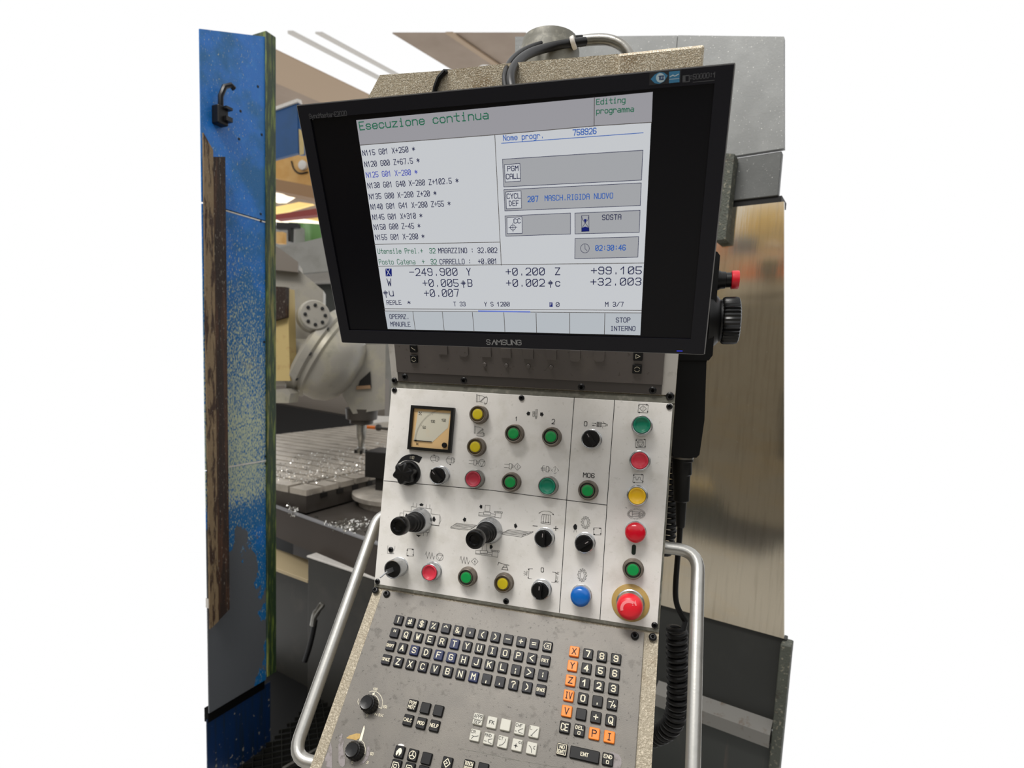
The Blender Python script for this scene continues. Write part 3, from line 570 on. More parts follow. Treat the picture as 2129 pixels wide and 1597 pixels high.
def wheel(mb, z):
    mb.stroke([(.0038 * math.cos(i * math.pi / 10), .0038 * math.sin(i * math.pi / 10)) for i in range(21)], .0007, I4, z)
    for a in (90, 210, 330): mb.stroke([(0, 0), (.0036 * math.cos(math.radians(a)), .0036 * math.sin(math.radians(a)))], .0009, I4, z)
def diamond(mb, z): mb.stroke([(0, .0042), (.0036, 0), (0, -.0042), (-.0036, 0)], .0008, I4, z, True); mb.stroke([(-.001, .001), (.001, 0), (-.001, -.001)], .0007, I4, z)
def card(mb, z): mb.stroke([(-.0036, .003), (.002, .003), (.004, 0), (.004, -.004), (-.0036, -.004)], .0007, I4, z, True); mb.stroke([(-.002, .001), (.001, .001), (.001, -.002), (-.002, -.002)], .0006, I4, z, True)
for x, y, l_ in ((829.6, 1563.2, hand), (857.5, 1569.8, wheel), (886, 1576.8, ''), (822.5, 1592, card), (850.5, 1598.5, card), (878.5, 1605, ''), (929, 1586.4, diamond), (973.8, 1592.7, 'TOUCH|PROBE'), (1003.6, 1599, '')): key(*kuv(x, y), l_, K2)
# thin scratches and wear on the slope
for v, t in ((4, '1220,897 1300,905 1480,940 1700,988 1900,1025 2129,1075'), (9, '0,1045 300,1090 640,1150 900,1182')): symbol(v, t, P, kp, .0004, '', 'scratch', 'edge_grey')
symbol(3, '', P, kp, 0, '738,1195 760,1160 735,1130 770,1100 745,1075 780,1060 775,1030 800,1045 790,1090 820,1140 800,1230 815,1320 835,1400 830,1500 800,1525 760,1510 738,1440', 'worn_patch', 'bare_paint')
symbol(3, '', P, kp, 0, '1165,1190 1195,1220 1200,1320 1170,1400 1110,1470 1045,1495 1050,1475 1110,1420 1150,1340', 'worn_patch', 'bare_paint')
symbol(3, '', P, kp, 0, '850,1100 900,1060 1000,1030 1060,1035 1050,1100 1000,1130 900,1110', 'worn_patch', 'stop_ring')
symbol(3, '', P, kp, 0, '620,1160 640,1250 640,1400 645,1540 560,1540 540,1400 590,1290', 'worn_patch', 'bare_paint')
symbol(9, '', P, kp, 0, '1530,945 1600,955 1680,990 1715,1050 1720,1120 1700,1185 1560,1185 1600,1080 1590,1000', 'worn_patch', 'bare_paint')
symbol(4, '', P, kp, 0, '335,850 350,832 390,828 430,845 430,862', 'worn_patch', 'plate_white')
# speed dials with printed arcs
def arc(cx, cy, r, a0, a1, n=14): return ' '.join('%.0f,%.0f' % (cx + r * math.cos(math.radians(a0 + (a1 - a0) * i / n)), cy - r * 1.02 * math.sin(math.radians(a0 + (a1 - a0) * i / n))) for i in range(n + 1))
symbol(3, '1190,420 1230,405 1290,412 1340,445 1375,500 1390,570 1375,662 1322,640 1335,570 1315,500 1280,465 1240,455|1030,520 1022,560 1030,600|1090,675 1110,705 1150,725 1175,720', P, kp, .0006, '1235,440 1275,425 1265,460', 'dial_scale', 'white_print')
symbol(3, '1090,1140 1115,1180 1133,1250 1128,1330 1110,1325|890,1400 930,1418 965,1415', P, kp, .0006, '1040,1135 1085,1000 1117,905 1125,960 1080,1140', 'dial_scale', 'white_print')
for s_, x, y, x1, y1, h in (('100', 1248, 390, 1305, 398, 36), ('150', 1395, 650, 1445, 662, 36), ('0', 1145, 775, 1165, 778, 34), ('50', 1205, 1345, 1245, 1352, 36), ('0', 925, 1475, 945, 1478, 34), ('%', 1355, 778, 1388, 786, 34), ('S', 1322, 772, 1345, 776, 34), ('N', 1270, 758, 1300, 764, 30), ('%', 1150, 1475, 1175, 1480, 34)):
    mb = MB(); textp(mb, P, s_, *vp(3, x, y), *vp(3, x1, y1), h / 7.097, .0006); part('lettering', mb, 'white_print', kp, P.M())
def dial(x, y):
    m = P.Mp(x, y); q_ = .72
    k = put('speed_dial', MB().lathe([(r_ * q_, z_ * .9) for r_, z_ in [(.0165, 0), (.0165, .005), (.0158, .007), (.0155, .016), (.0145, .0175), (.0130, .018)]], seg=72, lobes=18, amp=.03), m, con, 'black_plastic'); k['label'] = 'black fluted rotary dial'
    put('top_cap', MB().lathe([(r_ * q_, z_ * .9) for r_, z_ in [(.0128, .014), (.0128, .0205), (.0122, .0215), (.0105, .0212), (.0005, .0208)]], seg=36), m, k, 'black_gloss')
dial(770.8, 1466.5); dial(741.5, 1563)

# --- grab handles
def bend(pts, r, n=7):
    out = [Vector([float(c) for c in pts[0]])]
    for i in range(1, len(pts) - 1):
        p0, p1, p2 = [Vector([float(c) for c in q]) for q in pts[i - 1:i + 2]]; a = (p0 - p1).normalized(); b_ = (p2 - p1).normalized()
        s0 = p1 + a * r; s1 = p1 + b_ * r
        for k in range(n + 1):
            t = k / n; out.append(s0 * (1 - t) ** 2 + p1 * 2 * t * (1 - t) + s1 * t * t)
    out.append(Vector([float(c) for c in pts[-1]])); return out
XH = .0712
pt = atx(1449, 1215, XH); pb = atx(1441, 1560, XH); d_ = (pb - pt) / np.linalg.norm(pb - pt)
top = atx(1452, 1147, XH); bot = pb + d_ * .11
mb = MB(); mb.tube(bend([(XR - .005, top[1], top[2]), top, bot, (XR - .005, bot[1], bot[2])], .030), .0095, 20); part('grab_handle', mb, 'aluminium', con, I4, 'bent aluminium tube handle on the right side')
XH2 = -.479
a_ = atx(742, 1195, XH2); b_ = atx(668, 1400, XH2); d_ = (b_ - a_) / np.linalg.norm(b_ - a_)
bot = atx(607, 1578, XH2); top = a_ - d_ * .12
mb = MB(); mb.tube(bend([(XL + .005, top[1], top[2]), top, bot, (XL + .004, bot[1] + .005, bot[2])], .030), .0098, 20); part('grab_handle', mb, 'aluminium', con, I4, 'bent aluminium tube handle on the left side')
# mounting boss and neck above the hood
c0 = aty(1142, 118, .90); mb = MB(); mb.lathe([(.045, -.04), (.045, .004), (.043, .010), (.043, .012), (.041, .022)], Matrix.Translation([float(c) for c in c0]), 40); part('swivel_neck', mb, 'edge_grey', con)

# ================================================================== MONITOR
P = PM
mon = thing('monitor', P.o + P.X * MW / 2 - P.Y * MH, 'black flat-panel monitor tilted down over the console, showing an Italian machining program', 'monitor')
iu0 = P.uv(646.3, 255)[0]; iu1 = P.uv(1486.4, 172.8)[0]; iv1 = P.uv(1486.4, 172.8)[1]; iv0 = (P.uv(725.8, 688.4)[1] + P.uv(1435.8, 703.7)[1]) / 2
iu0 = (iu0 + P.uv(725.8, 688.4)[0]) / 2; iu1 = (iu1 + P.uv(1435.8, 703.7)[0]) / 2
mb = MB()
for x0, x1, y0, y1 in ((0, MW, iv1, 0), (0, MW, -MH, iv0), (0, iu0, iv0, iv1), (iu1, MW, iv0, iv1)): mb.box(x0, x1, y0, y1, -.012, 0)
bez = part('bezel', mb, 'bezel_black', mon, P.M())
mb = MB(); mb.box(-.0008, MW + .0008, 0, .0012, -.014, -.0006); mb.box(MW, MW + .0012, -MH, 0, -.014, -.0006); mb.box(-.0012, 0, -MH, 0, -.014, -.0008); mb.box(0, MW, -MH - .0008, -MH, -.014, -.0008)
part('edge_trim', mb, 'bezel_edge', mon, P.M())
mb = MB(); mb.rbox(.004, MW - .004, -MH + .004, -.004, -.034, -.0125, .002, I4, .01); mb.rbox(.05, MW - .05, -MH + .03, -.03, -.058, -.032, .006, I4, .02); part('back_shell', mb, 'bezel_black', mon, P.M())
mb = MB(); mb.box(MW / 2 - .05, MW / 2 + .05, -.20, -.10, -.105, -.055); part('wall_bracket', mb, 'steel', mon, P.M())
mb = MB(); mb.box(iu0 - .001, iu1 + .001, iv0 - .001, iv1 + .001, -.011, -.0022); scr = part('screen', mb, 'lcd_black', mon, P.M())
Z0 = -.0019
def spoly(pts, m_, name='screen_field', z=Z0, parent=scr): mb = MB(); mb.poly([P.uv(*p) for p in pts], I4, z); return part(name, mb, m_, parent, P.M())
SC_ = [(739, 250), (1357, 191), (1331, 698), (805, 685)]
spoly(SC_, 'scr_white', 'screen_image')
spoly([(739, 250), (1357, 191), (1354.6, 254.3), (1234.4, 262.1), (1027.4, 280.4), (746.8, 302)], 'scr_grey', z=Z0 + .0001)
spoly([(798.6, 647.3), (1333.2, 651.5), (1331, 698), (805, 685)], 'scr_soft', z=Z0 + .0001)
B1, B2 = 'scr_box', Z0 + .0002
boxes = [[(1043.9, 331.4), (1336.5, 312.6), (1333.5, 374.8), (1046.9, 388.9)], [(1046.9, 394.8), (1333, 380.7), (1331.1, 427.7), (1049, 438.9)], [(1049.3, 449.5), (1185.7, 443.4), (1185.7, 487.1), (1051.1, 491.6)],
         [(1194.9, 443.6), (1330.6, 437.8), (1328.8, 483.6), (1195.1, 486.8)], [(1195.1, 496.5), (1327.8, 492.8), (1325.9, 535.3), (1194.6, 538.6)]]
small = [[(1048, 342.6), (1080.3, 340.3), (1081.5, 376.7), (1049.7, 379)], [(1050.9, 399.5), (1082.6, 397.1), (1083.8, 433), (1052.1, 434.7)], [(1053.3, 453), (1084.5, 451.1), (1085, 485.7), (1053.7, 486.4)]]
for b_ in boxes: spoly(b_, B1, z=B2)
for b_ in small: spoly(b_, 'scr_white', z=B2 + .0001)
def slines(pls_, w_, m_, closed=False, z=B2 + .0002, name='screen_lines'):
    mb = MB()
    for pl in pls_: mb.stroke([P.uv(*p) for p in pl], w_, I4, z, closed)
    return part(name, mb, m_, scr, P.M())
slines(boxes + small, .0006, 'ink_navy', True)
slines([[(746.8, 302), (1027.4, 280.4), (1234.8, 262), (1354.6, 254.3)], [(1235.5, 202), (1234.8, 262)], [(1027.9, 280.4), (1041.7, 552)], [(777.5, 508.7), (1038.9, 504)], [(784, 554.1), (1338.3, 547.5)],
        [(797.4, 642.6), (1333.6, 646.1)], [(798.6, 647.3), (1333.2, 651.5)], [(857.3, 648.5), (862.5, 687)], [(918.8, 649.7), (922.6, 688.5)], [(981.3, 650.4), (984.8, 690)], [(1046.8, 650.8), (1049.2, 691.2)],
        [(1114, 652), (1115.2, 692.6)], [(1184, 652), (1184.2, 694)], [(1257.3, 652.7), (1256.1, 696)]], .0007, 'ink_line')
slines([[(1042, 298), (1337, 276.2)]], .0007, 'ink_blue'); slines([[(994.7, 647.6), (1100.4, 649.2)]], .0018, 'ink_bar')
def stx(txt, m_, t=.00078):
    mb = MB()
    for s_, x0, y0, x1, y1, h in txt: textp(mb, P, s_, x0, y0, x1, y1, h, t, B2 + .0003)
    return part('screen_text', mb, m_, scr, P.M())
stx([('Esecuzione continua', 747.5, 270.3, 1014.5, 246.8, 16)], 'ink_green', .00115)
stx([('Editing', 1239.8, 217.5, 1299.4, 212.8, 11)], 'ink_green', .0008); stx([('programma', 1239.8, 236.3, 1317, 231.6, 11)], 'ink_green', .0008)
for s_, x0, y0, x1, y1 in (('N115 GØ1 X+25Ø *', 753.8, 323.9, 861.9, 315), ('N12Ø GØØ Z+67.5 *', 757.8, 347.3, 871.3, 338.9), ('N13Ø GØ1 G4Ø X-28Ø Z+1Ø2.5 *', 764.4, 391.7, 952.3, 381), ('N135 GØØ X-28Ø Z+2Ø *', 767.5, 414.7, 906.5, 407.2),
    ('N14Ø GØ1 G41 X-28Ø Z+55 *', 770.7, 435.9, 935.8, 428.8), ('N145 GØ1 X+31Ø *', 774.3, 457.5, 877.1, 453.9), ('N15Ø GØØ Z-45 *', 777.3, 478.1, 873.1, 475.1), ('N155 GØ1 X-28Ø *', 780.5, 499.4, 881.5, 497)):
    stx([(s_, x0, y0, x1, y1, 10.6)], 'ink_navy')
stx([('N125 GØ1 X-28Ø *', 761.1, 369.4, 867, 363, 10.6)], 'ink_violet')
stx([('Nome progr.', 1046.2, 292.6, 1129.9, 286.7, 11)], 'ink_blue'); stx([('758926', 1190.9, 281.6, 1239, 277.8, 11.5)], 'ink_blue', .0009)
stx([('2Ø7', 1097, 419.9, 1118.1, 419, 11)], 'ink_blue', .0009); stx([('MASCH.RIGIDA NUOVO', 1132.7, 417.8, 1273.6, 412.4, 10.5)], 'ink_blue'); stx([('Ø2:3Ø:46', 1238, 521.5, 1300, 520.5, 10.5)], 'ink_blue', .0009)
stx([('PGM', 1054.9, 356, 1076.8, 354.9, 10), ('CALL', 1052, 372.5, 1080.3, 371.3, 10), ('CYCL', 1053.7, 413.6, 1081.5, 412.4, 10), ('DEF', 1058.4, 428.4, 1077.9, 427.7, 10), ('CC', 1068, 464.5, 1081.5, 464, 9)], 'ink_navy')
stx([('SOSTA', 1252, 457.5, 1290.7, 456.5, 10)], 'ink_navy')
stx([('Utensile Prel.+', 785, 528, 878.5, 527, 10)], 'ink_green', .0007); stx([('32', 892.5, 527, 904.3, 527, 10), ('32', 895.4, 549.8, 907.1, 549.8, 10)], 'ink_green', .0008); stx([('Posto Catena  +', 788, 550.3, 882, 549.4, 10)], 'ink_green', .0007)
stx([('MAGAZZINO : 32.ØØ2', 911.3, 526.8, 1032.8, 525.9, 10)], 'ink_navy'); stx([('CARRELLO :  +Ø.ØØ1', 914.2, 549.8, 1032.8, 548.7, 10)], 'ink_navy')
T2 = .00105
for s_, x0, y0, x1, y1 in (('-249.9ØØ', 851.4, 573.6, 950.1, 573), ('Y', 970.5, 573, 978, 572.9), ('+Ø.2ØØ', 1051.8, 572.8, 1131.4, 572.2), ('Z', 1154.4, 571.9, 1163.6, 571.8), ('+99.1Ø5', 1229.1, 570.5, 1332.9, 570),
    ('W', 805.5, 595, 813.5, 595), ('+Ø.ØØ5', 879.2, 596.3, 952.4, 596.2), ('B', 972.7, 596.1, 981, 596.1), ('+Ø.ØØ2', 1052.7, 596.2, 1131.4, 595.6), ('+32.ØØ3', 1228, 594, 1332, 593.3), ('+Ø.ØØ7', 882.4, 617.6, 953.6, 617)):
    stx([(s_, x0, y0, x1, y1, 14.3)], 'ink_navy', T2)
for g_, x0, y0, x1, y1, h_ in (('~', 958.5, 596.3, 968, 596.2, 14), ('~', 1139.5, 596, 1149, 595.8, 14), ('~', 797.2, 616.8, 806.5, 616.6, 14), ('c', 1155, 595.8, 1163.8, 595.7, 15), ('u', 809.4, 616, 817.6, 616, 15)): stx([(g_, x0, y0, x1, y1, h_)], 'ink_navy', T2)
stx([('REALE', 804, 634.4, 833.8, 633.9, 8.5), ('*', 847.2, 634, 852.6, 634, 8.5)], 'ink_navy'); stx([('T 33', 943, 637.2, 967, 637.2, 8.5)], 'ink_navy'); stx([('Y S 12ØØ', 1006.9, 637.5, 1058.8, 637.5, 8.5)], 'ink_navy'); stx([('Ø', 1156, 638.3, 1162.3, 638.3, 8.5)], 'ink_navy'); stx([('M 3/7', 1258.5, 638, 1295.4, 638, 9)], 'ink_navy')
stx([('OPERAZ.', 809.9, 663.3, 849.6, 663.8, 8.8), ('MANUALE', 812, 679, 852.6, 679.6, 8.8)], 'ink_navy'); stx([('STOP', 1280.8, 670.8, 1309.7, 670.8, 9.2), ('INTERNO', 1269.5, 688.4, 1320.2, 688.6, 9.2)], 'ink_navy')
spoly([(800, 559.2), (813.2, 559), (813.8, 575), (801, 575.2)], 'ink_deep', 'inverse_field', B2 + .0002); mb = MB(); textp(mb, P, 'X', 803.5, 573, 811, 573, 12.5, .0007, B2 + .0004); part('screen_text', mb, 'scr_white', scr, P.M())
spoly([(1141.5, 629.7), (1148.3, 629.7), (1148.5, 638.9), (1141.7, 638.9)], 'ink_deep', 'inverse_field', B2 + .0002); mb = MB(); textp(mb, P, 'F', 1143, 637.4, 1146.8, 637.4, 6.2, .0004, B2 + .0004); part('screen_text', mb, 'scr_white', scr, P.M())
def cpx(cx, cy, r, n=20, k=1.): return [(cx + r * math.cos(2 * math.pi * i / n), cy + r * k * math.sin(2 * math.pi * i / n)) for i in range(n + 1)]
slines([cpx(1065.7, 473.5, 5.3), [(1057.5, 474), (1074, 473)], [(1065.5, 464.5), (1066, 482.5)]], .0006, 'ink_navy', name='crosshair')
slines([cpx(1215.7, 517, 9.2, 24, 1.02), [(1215.6, 508), (1215.8, 517.5), (1220, 522)]], .0005, 'ink_navy', name='clock_face')
slines([[(1208.7, 449), (1223.9, 448.2), (1224.3, 481.2), (1208.9, 482), (1208.7, 449)], [(1209, 450), (1210.5, 457), (1216.3, 464), (1210.5, 473), (1209, 479)], [(1223.7, 449.5), (1222.3, 457), (1216.3, 464), (1222.3, 472), (1224, 479)]], .0005, 'ink_navy', name='hourglass')
spoly([(1213, 457.5), (1216.4, 455.5), (1219.8, 457.3), (1216.4, 463.5)], 'ink_deep', 'hourglass_sand', B2 + .0002); spoly([(1209, 474.5), (1216.4, 471.5), (1224, 474), (1224.2, 481), (1209, 481.8)], 'ink_deep', 'hourglass_sand', B2 + .0002)
# writing on the bezel
mb = MB()
textp(mb, P, 'S', 1012.3, 715.9, 1019.5, 716, 9.6, .00115, .0003)
x = 1023.2
for ch in 'ΛMSUNG':
    a, b_ = x, x + (8.6 if ch != 'M' else 9.2)
    if ch == 'Λ': mb.stroke([P.uv(a, 716.1), P.uv((a + b_) / 2, 706.8), P.uv(b_, 716.2)], .0013, I4, .0003)
    else: textp(mb, P, ch, a, 716 + (x - 1012) * .015, b_, 716 + (x - 1012) * .015, 9.6, .00115, .0003)
    x += 10.35 if ch != 'M' else 10.7
part('lettering', mb, 'logo_grey', bez, P.M())
mb = MB(); textp(mb, P, 'SyncMaster', 644, 246.5, 694, 242.6, 9, .0008, .0003, .28); textp(mb, P, 'E2020', 696.5, 242.4, 721.5, 240, 9.5, .0008, .0003, .3); part('lettering', mb, 'logo_dim', bez, P.M())
def sticker(pts, m_, z=.0003, par=bez): mb = MB(); mb.poly([P.uv(*p) for p in pts], I4, z); return part('sticker', mb, m_, par, P.M())
sticker([(1350.5, 150.5), (1416.5, 144.5), (1414.8, 171.5), (1349.5, 177.5)], 'sticker_black')
sticker([(1352.8, 164.8), (1361, 155.5), (1371, 150), (1380.5, 151), (1388.3, 157), (1381, 169.5), (1371, 174.8), (1361, 173)], 'sticker_blue', .0005); sticker([(x, y) for x, y in cpx(1373.2, 162, 9.4, 20, 1.05)][:-1], 'sticker_white', .0007)
mb = MB(); textp(mb, P, 'TCO', 1369.5, 166.2, 1379.8, 165.2, 7.5, .0007, .0009, .25); part('sticker_print', mb, 'sticker_navy', bez, P.M())
sticker([(1391, 149.2), (1413.5, 147), (1412.5, 171), (1391, 173)], 'sticker_blue', .0005)
mb = MB(); mb.stroke([P.uv(1393.5, 159.5), P.uv(1399, 156.5), P.uv(1403, 158.5), P.uv(1410.5, 154.5)], .0009, I4, .0008); mb.stroke([P.uv(1392, 165.2), P.uv(1412, 163.2)], .0004, I4, .0008); part('sticker_print', mb, 'sticker_white', bez, P.M())
mb = MB(); textp(mb, P, ':50000:1', 1433.5, 165.8, 1488, 160.2, 10, .0008, .0003, .3); mb.stroke([P.uv(*q) for q in ((1420, 158), (1433, 156.8), (1433, 169.5), (1420, 171))], .0008, I4, .0003, True); mb.box(*[0] * 6); mb.stroke([P.uv(1423, 160), P.uv(1423, 169)], .002, I4, .0003); mb.stroke([P.uv(1441, 171), P.uv(1485, 167)], .0005, I4, .0003); part('lettering', mb, 'logo_dim', bez, P.M())
mb = MB(); mb.stroke([P.uv(1408, 729.6), P.uv(1418, 729.8)], .0012, I4, .0003); part('status_light', mb, 'led_blue', bez, P.M())

# ================================================================== HAND CONTROL on the right side of the console
YH = .985
def hp(x, y): p = aty(x, y, YH); return p
c0 = hp(1432, 945)
hc = thing('hand_control', c0, 'black handheld control with ribbed wheel and red button beside the console', 'hand control')
body = MB()
def ypr(mb, px, y0, y1, Y=YH):
    pts = [aty(x, y, Y) for x, y in px]
    mb.prism([(p[0], p[2]) for p in pts], -y1, -y0, Matrix(((1, 0, 0, 0), (0, 0, -1, 0), (0, 1, 0, 0), (0, 0, 0, 1)))); return mb
ypr(body, [(1400, 690), (1462, 690), (1470, 735), (1466, 755), (1462, 870), (1452, 940), (1446, 946), (1400, 946), (1396, 930)], YH - .03, YH + .03)
part('grip_body', body, 'black_plastic', hc)
mb = MB(); ypr(mb, [(1396, 525), (1487, 532), (1493, 540), (1488, 600), (1484, 655), (1478, 740), (1470, 750), (1396, 750)], YH - .034, YH + .034); part('head_body', mb, 'black_plastic', hc)
pc = aty(1476, 667, YH); mb = MB(); mb.lathe([(.046, -.004), (.045, .002), (.038, .010), (.033, .014), (.033, .018)], axisM(pc, (1, 0, .03)), 40); part('wheel_hub', mb, 'black_plastic', hc)
pc = aty(1500, 667, YH); W_ = MB(); W_.lathe([(.030, -.002), (.0352, .001), (.0362, .004), (.0362, .020), (.0352, .024), (.031, .026), (.012, .025), (.0005, .025)], axisM(pc, (1, 0, .03)), 144, lobes=36, amp=.022); W_ = part('handwheel', W_, 'black_gloss', hc, I4, 'ribbed black handwheel')
pc = aty(1488, 583, YH); m = axisM(pc, (1, 0, .03)); mb = MB(); mb.lathe([(.0165, -.004), (.0160, .003), (.0135, .008), (.0130, .014), (.0128, .0145), (.0115, .015), (.0115, .0235)], m, 36); bt = part('stop_button', mb, 'black_plastic', hc)
mb = MB(); mb.lathe([(.0130, .0225), (.0142, .0235), (.0142, .0325), (.0136, .0340), (.0005, .0345)], m, 36); part('button_cap', mb, 'stop_red', bt)
def vchain(pts, Y=YH):
    return [aty(x, y, Y) for x, y in pts]
mb = MB(); ch = vchain([(1419, 944), (1419, 958), (1418, 960), (1418, 985), (1417, 988), (1417, 1018), (1417, 1020), (1416.5, 1040), (1416, 1044), (1415, 1094), (1414.5, 1096)])
mb.tube(ch, [.0170, .0170, .0158, .0156, .0140, .0130, .0128, .0128, .0088, .0072, .006], 24); part('cable_gland', mb, 'black_rubber', hc)
mb = MB(); a_ = hp(1419, 951); mb.lathe([(.0172, -.0015), (.0172, .0015)], Matrix.Translation([float(c) for c in a_]), 28); part('metal_ring', mb, 'steel', hc)
for o_ in ():
    pass
# cord: straight lead, then a long coil that swings behind the console
lead = [aty(x, y, YH) for x, y in ((1414.5, 1090), (1412, 1130), (1408, 1170), (1405, 1210), (1404, 1240), (1408, 1262), (1418, 1280), (1425, 1292))]
sp = [aty(x, y, Y_) for x, y, Y_ in ((1407, 1302, .985), (1407, 1340, .985), (1408, 1380, .985), (1409, 1420, .985), (1409, 1455, .985), (1405, 1490, .99), (1392, 1515, 1.0), (1370, 1528, 1.02), (1345, 1535, 1.04))]
def resample(P_, n):
    P_ = [Vector([float(c) for c in p]) for p in P_]; d = [0]
    for a, b in zip(P_, P_[1:]): d.append(d[-1] + (b - a).length)
    out = []
    for i in range(n):
        t = d[-1] * i / (n - 1); k = max(j for j in range(len(d)) if d[j] <= t + 1e-9); k = min(k, len(d) - 2)
        out.append(P_[k].lerp(P_[k + 1], (t - d[k]) / (d[k + 1] - d[k])))
    return out, d[-1]
def smooth(P_, it=3):
    P_ = [Vector([float(c) for c in p]) for p in P_]
    for _ in range(it):
        Q = [P_[0]]
        for a, b in zip(P_, P_[1:]): Q += [a * .75 + b * .25, a * .25 + b * .75]
        P_ = Q + [P_[-1]]
    return P_
def coil(axis, R, pitch, r, per=14, phase=0.):
    A, L_ = resample(smooth(axis), 120); turns = L_ / pitch; N_ = int(turns * per); out = []
    ref = Vector((0, 1, 0))
    for i in range(N_ + 1):
        t = i / N_ * 119; k = min(int(t), 118); p = A[k].lerp(A[k + 1], t - k); tg = (A[min(k + 2, 119)] - A[max(k - 1, 0)]).normalized()
        e1 = (ref - tg * ref.dot(tg)).normalized(); e2 = tg.cross(e1); a = phase + 2 * math.pi * i / per
        out.append(p + e1 * math.cos(a) * R + e2 * math.sin(a) * R)
    return out
cl = coil(sp,   .0142, .0106, .0046, 16, math.pi * .5)
mb = MB(); mb.tube(smooth(lead, 2) + cl[2:], .0046, 8)
cord = solo('coiled_cord', mb, 'black_rubber', 'black coiled cord hanging from the hand control behind the right handle', 'cord')
mb = MB(); mb.tube(coil([aty(x, y, 1.08) for x, y in ((1399, 850), (1398, 950), (1393, 1050), (1390, 1110), (1380, 1150))], .011, .0105, .0045, 12), .0042, 8)
solo('coiled_cord', mb, 'black_rubber', 'black coiled cord half hidden between console edge and hand control', 'cord')

# ================================================================== HOSES over the hood
def yt(pts, Y): return [aty(x, y, Y if not isinstance(Y, list) else Y[i]) for i, (x, y) in enumerate(pts)]
mb = MB(); mb.tube(smooth(yt([(1053, 190), (1049, 172), (1049, 152), (1060, 126), (1086, 104), (1125, 90), (1165, 82), (1210, 78)], [.73, .74, .75, .78, .82, .86, .88, .9]), 3), .0036, 14)
solo('hose', mb, 'hose_black', 'thinner outer black hose arching over the console hood', 'hose', 'hoses over the console hood')
mb = MB(); mb.tube(smooth(yt([(1066, 190), (1062, 172), (1062, 154), (1074, 130), (1100, 110), (1140, 98), (1180, 91), (1216, 86)], [.73, .735, .745, .77, .81, .85, .87, .89]), 3), .0060, 16)
solo('hose', mb, 'hose_black', 'thicker inner black hose arching over the console hood', 'hose', 'hoses over the console hood')
mb = MB(); mb.tube(smooth(yt([(1205, 86), (1232, 82), (1265, 82), (1290, 92), (1303, 104), (1312, 120)], 1.0), 3), .0085, 14); solo('hose', mb, 'steel', 'short grey hose bending down behind the raised hood cover', 'hose')
mb = MB(); a_ = aty(1192, 89, .873); mb.lathe([(.0085, -.003), (.0092, -.002), (.0092, .002), (.0085, .003)], axisM(a_, (1, -.1, .3)), 24); solo('cable_tie', mb, 'plate_border', 'pale band tied round the black hoses at the top', 'cable tie')

# ================================================================== BLUE GUARD on the left
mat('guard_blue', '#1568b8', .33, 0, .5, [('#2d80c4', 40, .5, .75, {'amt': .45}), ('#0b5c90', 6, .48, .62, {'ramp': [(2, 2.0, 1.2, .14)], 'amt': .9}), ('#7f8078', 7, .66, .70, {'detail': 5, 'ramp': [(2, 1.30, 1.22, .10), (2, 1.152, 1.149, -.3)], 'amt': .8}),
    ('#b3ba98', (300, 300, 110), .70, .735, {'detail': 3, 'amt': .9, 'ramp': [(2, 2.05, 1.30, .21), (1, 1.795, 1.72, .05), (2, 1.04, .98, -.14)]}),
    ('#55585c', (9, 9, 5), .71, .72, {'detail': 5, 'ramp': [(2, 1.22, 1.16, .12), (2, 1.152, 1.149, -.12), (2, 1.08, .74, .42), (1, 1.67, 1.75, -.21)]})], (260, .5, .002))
mat('guard_green', '#22351f', .4, 0, .5, [('#6c7c34', (90, 90, 9), .50, .64, {'detail': 6, 'amt': .85}), ('#8d8442', (70, 70, 4), .56, .66, {'ramp': [(2, 1.3, 1.7, .08), (2, 1.7, 2.1, -.12)], 'amt': .8})], (300, .6, .002))
mat('base_blue', '#06254c', .45, 0, .4, [('#122338', (60, 60, 4), .48, .62), ('#7d7a72', 60, .68, .72, {'ramp': [(2, .14, .0, .12)]})], (100, .2))
mat('rust_steel', '#2a1e18', .6, .2, .4, [('#4e3424', (60, 60, 4), .5, .66), ('#8a8378', (220, 220, 60), .62, .66, {'amt': .7})], (200, .8, .002))
mat('tan_steel', '#7d6a50', .55, .2, .4, [('#3b2a20', (80, 80, 12), .50, .58), ('#b0a894', 240, .64, .68, {'amt': .6})], (200, .6, .002))
bd = np.array([.17737203, .98414387, 0.]); bn = np.array([.98414387, -.17737203, 0.])      # along the guard, and out of it towards the console
bp = np.array([-1.381, 1.827, 0.])
def bw(x, y): p = at(x, y, bp, bn) - bp; return float(p @ bd), float(p[2])
BG = Matrix(((bd[0], 0, bn[0], bp[0]), (bd[1], 0, bn[1], bp[1]), (0, 1, 0, 0), (0, 0, 0, 1)))   # local x along, y up, z out
t0 = bw(430, 900)[0] - .006; t1 = bw(551, 300)[0]
gd = thing('machine_guard', bp + bd * (t0 + t1) / 2, 'tall blue painted steel machine guard with chipped paint and green edge, left of the console', 'machine guard')
for z0, z1 in ((.29, 1.149), (1.152, 2.011)):
    mb = MB(); mb.rbox(t0, t1, z0, z1, -.004, .0, .001, BG, .002); part('panel', mb, 'guard_blue', gd)
mb = MB(); mb.prism([(t0, 2.016), (t1, 2.016), (t1, 2.63), (t0, 2.53)], -.004, .0, BG); part('panel', mb, 'guard_blue', gd)
mb = MB(); mb.box(t0 + .05, t1, .30, 2.1, -.03, -.006, BG); mb.box(t0 + .004, t1, .25, .30, -.03, -.010, BG); part('backing', mb, 'socket_dark', gd)
for z_ in (1.149, 2.009):
    mb = MB(); mb.box(t0 + .012, t1, z_ - .001, z_ + .0035, -.004, .0012, BG); part('seam_lip', mb, 'plate_border', gd)
